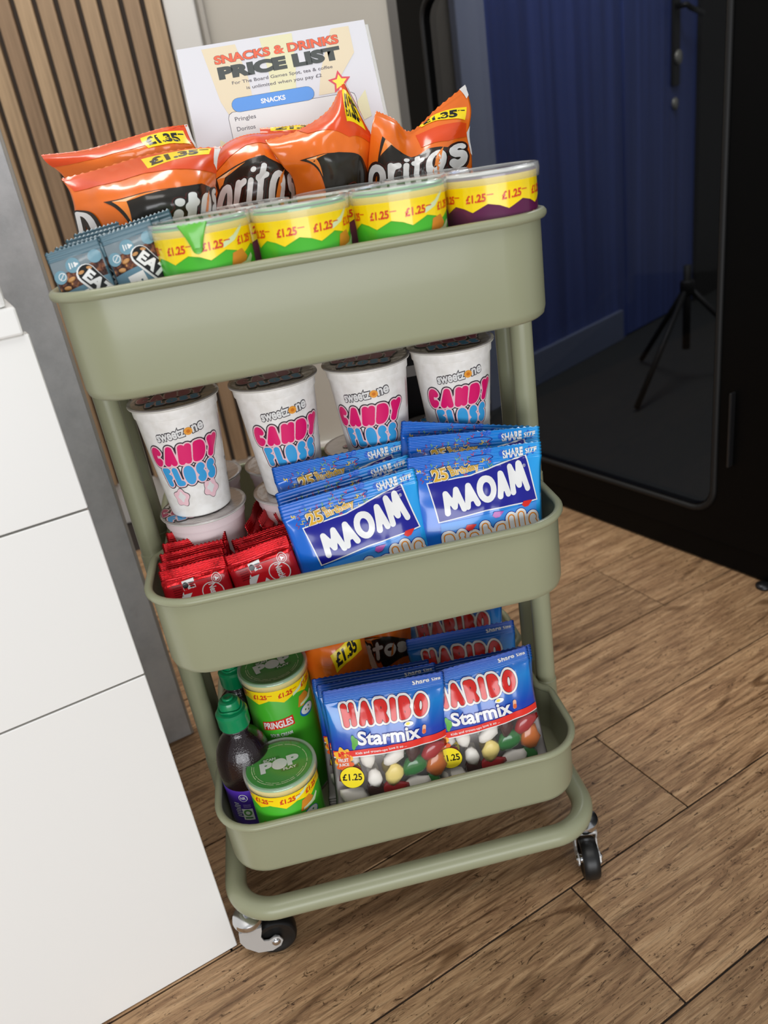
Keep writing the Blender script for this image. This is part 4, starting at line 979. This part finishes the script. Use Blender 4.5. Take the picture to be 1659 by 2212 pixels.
BAG_E=[
  [(0.101,0.030,0.863),(0.117,0.030,0.854),(0.132,0.030,0.841),(0.165,0.045,0.858),(0.199,0.060,0.874)],
  [(0.094,0.020,0.852),(0.111,0.012,0.842),(0.131,0.022,0.832),(0.162,0.030,0.843),(0.200,0.050,0.852)],
  [(0.089,0.020,0.836),(0.105,0.002,0.827),(0.130,0.010,0.820),(0.157,0.010,0.828),(0.191,0.035,0.830)],
  [(0.083,0.020,0.810),(0.102,0.000,0.808),(0.126,0.000,0.805),(0.152,-0.002,0.808),(0.189,0.025,0.807)],
  [(0.079,0.025,0.766),(0.100,0.010,0.763),(0.122,0.005,0.762),(0.149,0.008,0.764),(0.186,0.030,0.762)],
]
BAG_F=[
  [(-0.009,0.088,0.866),(0.010,0.083,0.864),(0.029,0.083,0.863),(0.043,0.083,0.861),(0.058,0.088,0.861)],
  [(-0.010,0.078,0.860),(0.008,0.073,0.858),(0.027,0.068,0.856),(0.041,0.068,0.854),(0.056,0.078,0.854)],
  [(-0.014,0.078,0.844),(0.004,0.063,0.841),(0.022,0.058,0.839),(0.037,0.063,0.837),(0.053,0.078,0.834)],
  [(-0.019,0.078,0.818),(-0.001,0.063,0.816),(0.017,0.058,0.813),(0.032,0.063,0.811),(0.048,0.078,0.808)],
  [(-0.030,0.078,0.769),(-0.011,0.063,0.767),(0.008,0.058,0.764),(0.023,0.063,0.762),(0.039,0.078,0.758)],
]
BAG_G=[
  [(-0.087,-0.010,0.318),(-0.066,-0.012,0.327),(-0.042,-0.012,0.336),(-0.021,-0.010,0.340),(-0.004,0.000,0.336)],
  [(-0.083,-0.020,0.307),(-0.061,-0.030,0.321),(-0.038,-0.032,0.329),(-0.021,-0.028,0.332),(-0.005,-0.010,0.323)],
  [(-0.079,-0.025,0.289),(-0.059,-0.038,0.303),(-0.037,-0.042,0.313),(-0.019,-0.036,0.314),(-0.006,-0.015,0.303)],
  [(-0.079,-0.025,0.262),(-0.059,-0.040,0.274),(-0.038,-0.045,0.286),(-0.021,-0.038,0.282),(-0.005,-0.015,0.269)],
  [(-0.079,-0.030,0.187),(-0.058,-0.045,0.201),(-0.040,-0.050,0.210),(-0.023,-0.045,0.208),(-0.009,-0.020,0.191)],
]
BAG_H=[
  [(-0.017,0.050,0.302),(0.005,0.045,0.310),(0.026,0.045,0.310),(0.044,0.045,0.310),(0.062,0.050,0.302)],
  [(-0.015,0.035,0.290),(0.006,0.020,0.304),(0.024,0.015,0.306),(0.041,0.020,0.302),(0.058,0.035,0.291)],
  [(-0.015,0.030,0.268),(0.004,0.010,0.282),(0.022,0.005,0.286),(0.037,0.010,0.282),(0.055,0.030,0.267)],
  [(-0.016,0.025,0.236),(0.002,0.005,0.252),(0.019,0.000,0.257),(0.035,0.005,0.254),(0.051,0.025,0.236)],
  [(-0.017,0.020,0.157),(0.001,-0.000,0.176),(0.016,-0.005,0.183),(0.030,0.000,0.178),(0.045,0.020,0.162)],
]
TZ = FT
# u runs left to right, v from the top edge (0) to the last visible row (1)
chip_bag('a', 'orange chip bag lying across the left of the top tray, in front', BAG_A, TZ, 1, [(0, .02), (1, .02), (1, .42), (.5, .30), (.05, .30)],
         [(.20, .57), (.80, .52), (.99, .64), (.96, .98), (.45, .98)], ('oritos', [(.30, 1.04), (1.0, .80), (.97, .50), (.40, .76)]), [(.50, .24), (.90, .17), (.91, .04), (.48, .08)],
         [[(.93, .03), (1, .0), (1, .38), (.95, .30)]], [sq('D', [(.03, .98), (.17, 1.03), (.15, .70), (.01, .66)], .04, m, lv, .3, g) for m, lv, g in ((CHAR, 4, .022), (WHITE, 5, 0))])
chip_bag('b', 'orange chip bag behind the front left one, flattened top edge raised on the right', BAG_B, TZ, 2, [(0, .0), (1, .0), (1, .35), (0, .35)], None, None, [(.60, .42), (.94, .40), (.92, .12), (.60, .16)], [[(.95, .0), (1, 0), (1, .5), (.97, .45)]])
chip_bag('c', 'orange chip bag standing left of centre with its logo partly behind the tubes', BAG_C, TZ, 3, [(.02, .0), (1, .0), (1, .32), (.45, .30), (.05, .42)],
         [(.04, .52), (.62, .46), (.98, .66), (.95, 1.0), (.20, 1.0)], ('oritos', [(.04, .98), (.92, .88), (.99, .54), (.18, .56)]), None, [[(0, .05), (.09, .02), (.05, .45), (0, .50)]])
chip_bag('f', 'orange chip bag at the back under the price sheet, only its yellow flash showing', BAG_F, TZ, 6, [(0, .1), (1, .1), (1, .5), (0, .5)], None, None, [(.15, .18), (.95, .18), (.95, .02), (.15, .02)])
chip_bag('d', 'orange chip bag with a tall twisted corner in front of the price sheet', BAG_D, TZ, 4, [(.25, .02), (1, .0), (1, .42), (.70, .46), (.30, .20)],
         [(.16, .52), (.55, .60), (1.0, .80), (1.0, 1.0), (.42, 1.0)], ('Dor', [(.55, 1.12), (1.0, 1.08), (1.0, .82), (.60, .86)]), [(.72, .34), (.92, .30), (.90, .10), (.74, .06)], [[(.82, .0), (.87, .0), (1, .22), (.97, .26)]])
chip_bag('e', 'orange chip bag at the right with two raised corners and its logo in view', BAG_E, TZ, 5, [(.54, .16), (.95, .38), (.96, .52), (.80, .52), (.56, .42)],
         [(.15, .36), (.45, .54), (.62, .50), (.80, .60), (.80, .82), (.12, .80)], ('oritos', [(.02, .90), (.94, .78), (.95, .50), (.03, .62)]), [(.60, .08), (.93, .34), (.95, .21), (.58, .01)], [[(.93, .0), (1, .0), (1, .12), (.965, .14)], [(.96, .48), (1, .42), (1, .72), (.98, .70)]])
chip_bag('g', 'orange chip bag with a yellow price flash in the bottom tray', BAG_G, FB, 7, [(0, .0), (1, .0), (1, .22), (0, .22)], None, None, [(.40, .70), (.86, .55), (.86, .26), (.36, .44)])
chip_bag('h', 'orange chip bag in the bottom tray with white letters on black', BAG_H, FB, 8, [(.0, .0), (1, .0), (1, .35), (0, .30)], [(.10, .40), (.6, .46), (.92, .52), (.90, .72), (.40, .78)], ('itos', [(.18, .72), (.86, .68), (.88, .50), (.16, .48)]), None, None, [poly([(.08, .46), (.16, .46), (.40, .98), (.30, .98)], SILC, 9)])

# ------------------------------------------------------------------ cereal bars
TEAL = foil('bar_teal', '4f6f7c', .35, 0, .3); TEL2, ICO = P('panel_teal', '5f8496', .35), P('icon_teal', '6f97a6', .35)
BROWN = mat('granola', '5b3222', .5); n_, b_ = noisebump(BROWN, 260, .9, .004, 4); N, L, b = nodes(BROWN)
rp = ramp(N, [(.38, '2f1712'), (.52, '5e3426'), (.64, '8a5635'), (.74, 'd09a5a')]); L.new(n_.outputs[0], rp.inputs[0]); L.new(rp.outputs[0], b.inputs['Base Color'])
CLG = P('clear_grey', '79868c', .2); NUT = mat('peanut', 'c08a50', .4)
def make_cereal(label, loc, rot, group):
    Wc, Hc = .043, .112
    t = thing('cereal_bar', label, 'cereal bar', loc, rot, group)
    p = Pillow(Wc, Hc, .017, .008, .008, 6, .0010, .0004, .0)
    p.mesh('wrapper', t, TEAL, None, 24, 30, .0009)
    q = lambda a, b: (a * .001 - Wc / 2, Hc - b * .001)
    Lr = [poly([q(1, 8), q(42, 8), q(42, 22), q(1, 22)], CLG, 0), poly([q(2, 19), q(41, 16), q(41, 36), q(2, 36)], BROWN, 1), poly([q(1.5, 33), q(42, 28), q(42, 80), q(1.5, 80)], TEL2, 2)]
    for a, b2, r in ((6, 20.5, .0052), (18, 14.5, .0058), (36, 12.5, .0052)):
        c = q(a, b2); Lr += [disc(c[0], c[1], r, ICO, 3, 20)]
    c = q(7.5, 20.5); Lr += [disc(c[0], c[1], .0031, WHITE, 4, 18), disc(c[0], c[1], .0025, ICO, 5, 18), poly(rect(c[0], c[1], .005, .0006, 45), WHITE, 6)]
    c = q(18, 14.5); Lr += [capsule(c[0] - .0022, c[1], .0050, .0010, WHITE, 4, 90), capsule(c[0] - .0002, c[1], .0038, .0009, WHITE, 4, 90), blob(c[0] + .0026, c[1], .0016, WHITE, 4, 3, .35, 18)]
    ang = -56; ca, sa = math.cos(math.radians(ang)), math.sin(math.radians(ang)); c = q(33.0, 34.0)
    Lr += [capsule(c[0], c[1], .040, .0155, WHITE, 6, ang), capsule(c[0] + .0004, c[1] + .0004, .0378, .0133, BLACK, 7, ang)]
    Lr.append(tx('EAT', c[0] - .0015 * ca, c[1] - .0015 * sa, .0225, .0088, WHITE, 8, .05, ang))
    Lr += [poly([q(22, 27), q(24, 26), q(40, 55), q(37, 56)], WHITE, 6)]
    c = q(18.5, 42.5); Lr.append(tx('P', c[0], c[1], .012, .0115, WHITE, 7, .06, -82))
    Lr = [(vs, fs, m, lv) for vs, fs, m, lv in Lr]
    lim = Wc / 2 - .0006
    Lr = [([(max(-lim, min(lim, x)), z) for x, z in vs], fs, m, lv) for vs, fs, m, lv in Lr]
    wrap('front_print', Lr, p.surf, .004, .005, t, .0003)
    rnd = random.Random(2)
    for a, b2 in ((14, 24.5), (22, 22), (9, 30), (29, 20)):
        s, n = p.surf(*q(a, b2)); bm = bmesh.new(); bmesh.ops.create_icosphere(bm, subdivisions=2, radius=1); an = rnd.uniform(0, 3)
        for v in bm.verts: v.co = Vector((v.co.x * .0034, v.co.y * .0010, v.co.z * .0018))
        bmesh.ops.rotate(bm, cent=(0, 0, 0), matrix=Matrix.Rotation(an, 3, 'Y'), verts=bm.verts); bmesh.ops.translate(bm, vec=s + n * .0006, verts=bm.verts)
        bm_obj('nut_piece', bm, t, NUT, True)
    return t
EG = 'blue-grey cereal bars in the top tray'
e1 = place(make_cereal, (-.1800, -.1190, .7985), (.991, 0, .131), .112, .18, None, 'blue-grey cereal bar at the front left corner of the top tray', EG)
place(make_cereal, (-.1365, -.1180, .8050), (.989, 0, .15), .112, .18, e1, 'blue-grey cereal bar in front beside the first green tube', EG)
for (x, y, z, s, lab) in ((-.1760, -.0975, .8000, .12, 'second cereal bar of the left pile, crimped end showing'), (-.1700, -.0785, .8030, .10, 'third cereal bar of the left pile, crimped end showing'), (-.1660, -.0595, .8060, .12, 'rearmost cereal bar of the left pile, touching the orange bag'),
                          (-.1320, -.0965, .8055, .12, 'cereal bar behind the right front one, crimped end showing'), (-.1240, -.0760, .8085, .16, 'rearmost cereal bar of the right pile, crimp in front of the orange bag')):
    place(make_cereal, (x, y, z), (1, 0, s), .112, .16, e1, lab, EG)

# ------------------------------------------------------------------ juice bottles
JUICE = mat('dark_juice_plastic', '1a090d', .16, spec=.6, coat=.6); noisebump(JUICE, 700, .35, .0012, 1); CLP = mat('clear_neck_plastic', '3a3436', .12, spec=.6, coat=.5)
CAPG = mat('cap_green', '0c8a56', .28, coat=.3); PUR = mat('bottle_label_purple', '4b2a9a', .35, coat=.2)
def make_bottle(label, loc, turn, group):
    t = thing('juice_bottle', label, 'bottle', loc, rotz(turn), group)
    H = .134
    b = bm_obj('bottle', lathe_bm([(0, .003), (.020, .003), (.026, 0), (.0300, .004), (.0312, .012), (.0305, .030), (.0300, .060), (.0312, .074), (.0318, .084), (.0310, .097), (.0280, .110), (.0225, .121), (.0165, .128), (.0135, .131), (.0132, .140)], 48), t, JUICE, True)
    bm_obj('neck_ring', lathe_bm([(.0133, .1365), (.0158, .1370), (.0158, .1390), (.0133, .1395)], 40, cap0=False, cap1=False), b, CLP, True)
    bm_obj('label', lathe_bm([(.0302, .014), (.0311, .0165), (.0306, .031), (.0304, .058), (.0311, .0695), (.0303, .071)], 48, cap0=False, cap1=False), t, PUR, True)
    rf = lambda z: (.0312, .0312)
    Ll = [disc(-.006, .0605, .0052, WHITE, 1, 22), disc(-.006, .0605, .0044, PUR, 2, 22), tx('NR', -.006, .0605, .0058, .0040, WHITE, 3, .02),
          poly(rect(-.0050, .036, .0125, .0165), WHITE, 1), disc(-.005, .0385, .0048, P('recycle_green', '5d9a4a'), 2, 18), disc(-.005, .0385, .0026, WHITE, 3, 14), poly(rect(-.005, .0310, .009, .0022), P('leaf_text', '4f8a58'), 2)]
    Ll += [poly(rect(-.016 + .001 * (k % 2), .052 - .0028 * k, .006 + .001 * (k % 3), .0012), WHITE, 1) for k in range(8)] + [poly(rect(-.004, .0505 - .0013 * k, .009 - .001 * (k % 2), .0005), P('pale_lilac', 'a68fd0'), 1) for k in range(4)]
    Ll += [blob(.016, .052, .0062, WHITE, 1, 4, .25, 30, .006), blob(.018, .030, .005, P('currant_green', '6fae5c'), 1, 3, .3, 24), blob(.026, .045, .006, P('currant', '23123f'), 1, 4, .1, 24)]
    wrap('label_print', Ll, cyl(rf), .004, 0, t)
    c = bmesh.new(); seg = 60; prof = [(.0168, .140), (.0172, .1415), (.0172, .1535), (.0176, .1545), (.0178, .1580), (.0160, .1605), (.0118, .1620), (.0118, .1705), (.0105, .1735), (.0088, .1745), (.0072, .1750), (.0, .1750)]
    lathe_bm(prof, seg, c)
    for v in c.verts:
        r = math.hypot(v.co.x, v.co.y)
        if .1405 < v.co.z < .1540 and r > .0165:
            k = round(math.atan2(v.co.y, v.co.x) / (2 * math.pi / seg)); f = 1 + (.018 if k % 2 else -.018); v.co.x *= f; v.co.y *= f
    cap = bm_obj('cap', c, t, CAPG, math.radians(30))
    bm_obj('spout_ring', lathe_bm([(.0030, .1750), (.0062, .1752), (.0062, .1772), (.0044, .1778), (.0030, .1772)], 32), cap, CAPG, True)
    s = bmesh.new(); tb = [(-.0125, -.006, .1625), (-.004, -.0135, .1625), (.006, -.0122, .1625)]
    bm_obj('tear_strip', tube_bm([(.0128 * math.cos(w), .0128 * math.sin(w), .1640 + .0012 * math.sin(3 * w)) for w in [2 * math.pi * k / 36 for k in range(36)]], .0013, 8, True), cap, CAPG, True)
    return t
JB = 'dark juice bottles in the bottom tray'
b1 = make_bottle('dark juice bottle with green sports cap in the bottom left corner', (-.1675, -.0830, FB), -6, JB)
dup(b1, (-.1660, -.0050, FB), rotz(30), 'second dark juice bottle, behind the first, cap under the middle tray')

# ------------------------------------------------------------------ price sheet
PAPER = mat('paper_white', 'dcdce1', .5); CREAM, PYEL = P('sheet_cream', 'dfd0b0', .5), P('sheet_yellow', 'dedab0', .5)
TOM, SLATE, PBL, PGREY = P('sheet_tomato', 'e4572b', .5), P('sheet_slate', '25302f', .5), P('sheet_blue', '4a8fde', .5), P('sheet_grey', '56505a', .5)
Hs = .170; Ws = .1975
ps = place(lambda l, o, R, g: thing('price_sheet', l, 'sign', o, R), (.0232, .1500, .9520), (1, 0, .012), Hs, .45, None, 'white printed snack price list standing at the back of the top tray')
bm_obj('sheet', box_bm((-Ws / 2, 0, 0), (Ws / 2, .0005, Hs)), ps, PAPER)
bm_obj('holder', box_bm((-Ws / 2 - .001, .0012, 0), (Ws / 2 + .004, .0034, Hs - .004), bev=.0008), ps, film('acrylic', (.95, .97, .98), .85, .05))
q = lambda a, b: (a * .001 - Ws / 2, Hs - b * .001)
Lp = [poly([q(25, 4), q(60, 4), q(66, 40), q(66, 66), q(40, 78), q(33, 60)], CREAM, 1), poly([q(86, 2), q(120, 2), q(118, 30), q(112, 60), q(84, 66), q(88, 40)], PYEL, 1), poly([q(161, 4), q(180, 4), q(180, 32), q(160, 55), q(153, 70), q(134, 70), q(142, 44)], CREAM, 1),
      poly([q(170, 85), q(183, 72), q(184, 100), q(172, 104)], PYEL, 1), poly([q(24, 98), q(36, 108), q(36, 112), q(22, 112)], PYEL, 1),
      tq('SNACKS & DRINKS', [q(36, 21.5), q(166, 20), q(166, 11), q(36, 13)], SLATE, 2, .062), tq('SNACKS & DRINKS', [q(36, 21.5), q(166, 20), q(166, 11), q(36, 13)], TOM, 3, .042), tq('PRICE LIST', [q(38, 37), q(164, 36), q(164, 23.5), q(38, 25.5)], SLATE, 3, .075),
      tq('For The Board Games Spot, tea & coffee', [q(48.5, 45.6), q(154.5, 45.6), q(154.5, 41), q(48.5, 41)], PGREY, 3, .008), tq('is unlimited when you pay £2', [q(62, 52.6), q(141.5, 52.6), q(141.5, 48), q(62, 48)], PGREY, 3, .008)]
c = q(86.5, 66); Lp += [capsule(c[0], c[1], .0868, .0148, SLATE, 4), capsule(c[0], c[1], .0862, .0142, PBL, 5), tx('SNACKS', c[0], c[1], .0255, .0050, WHITE, 6, .03)]
bxp = [q(37, 165), q(37, 78), q(38.5, 74), q(42, 72), q(168, 72), q(171, 74), q(172, 78), q(172, 165)]
bxi = [(x + (.0005 if x < 0 else -.0005), z - (.0005 if k in (2, 3, 4, 5) else 0)) for k, (x, z) in enumerate(bxp)]
Lp += [poly(bxp, PGREY, 2), poly(bxi, P('sheet_panel', 'dedddc', .5), 3)]
for s_, a0, a1, b0 in (('Pringles', 43.3, 65.3, 80), ('Doritos', 43.2, 62.5, 90.3), ('Protein Bars', 43.5, 76.5, 100.3)):
    g_ = .0012 if 'g' in s_ else 0
    Lp.append(tq(s_, [(q(a0, 0)[0], q(0, b0 + 2.3)[1] - g_), (q(a1, 0)[0], q(0, b0 + 2.3)[1] - g_), (q(a1, 0)[0], q(0, b0 - 2.3)[1]), (q(a0, 0)[0], q(0, b0 - 2.3)[1])], PGREY, 5, .008))
c = q(158.5, 60); Lp += [star(c[0], c[1], .0125, P('star_red', 'd8324a', .5), 6, .5), star(c[0], c[1], .0082, YEL, 7, .5)]
wrap('sheet_print', Lp, front_ if False else (lambda x, z: (Vector((x, 0, z)), Vector((0, -1, 0)))), 0, 0, ps, .0002, .00004)
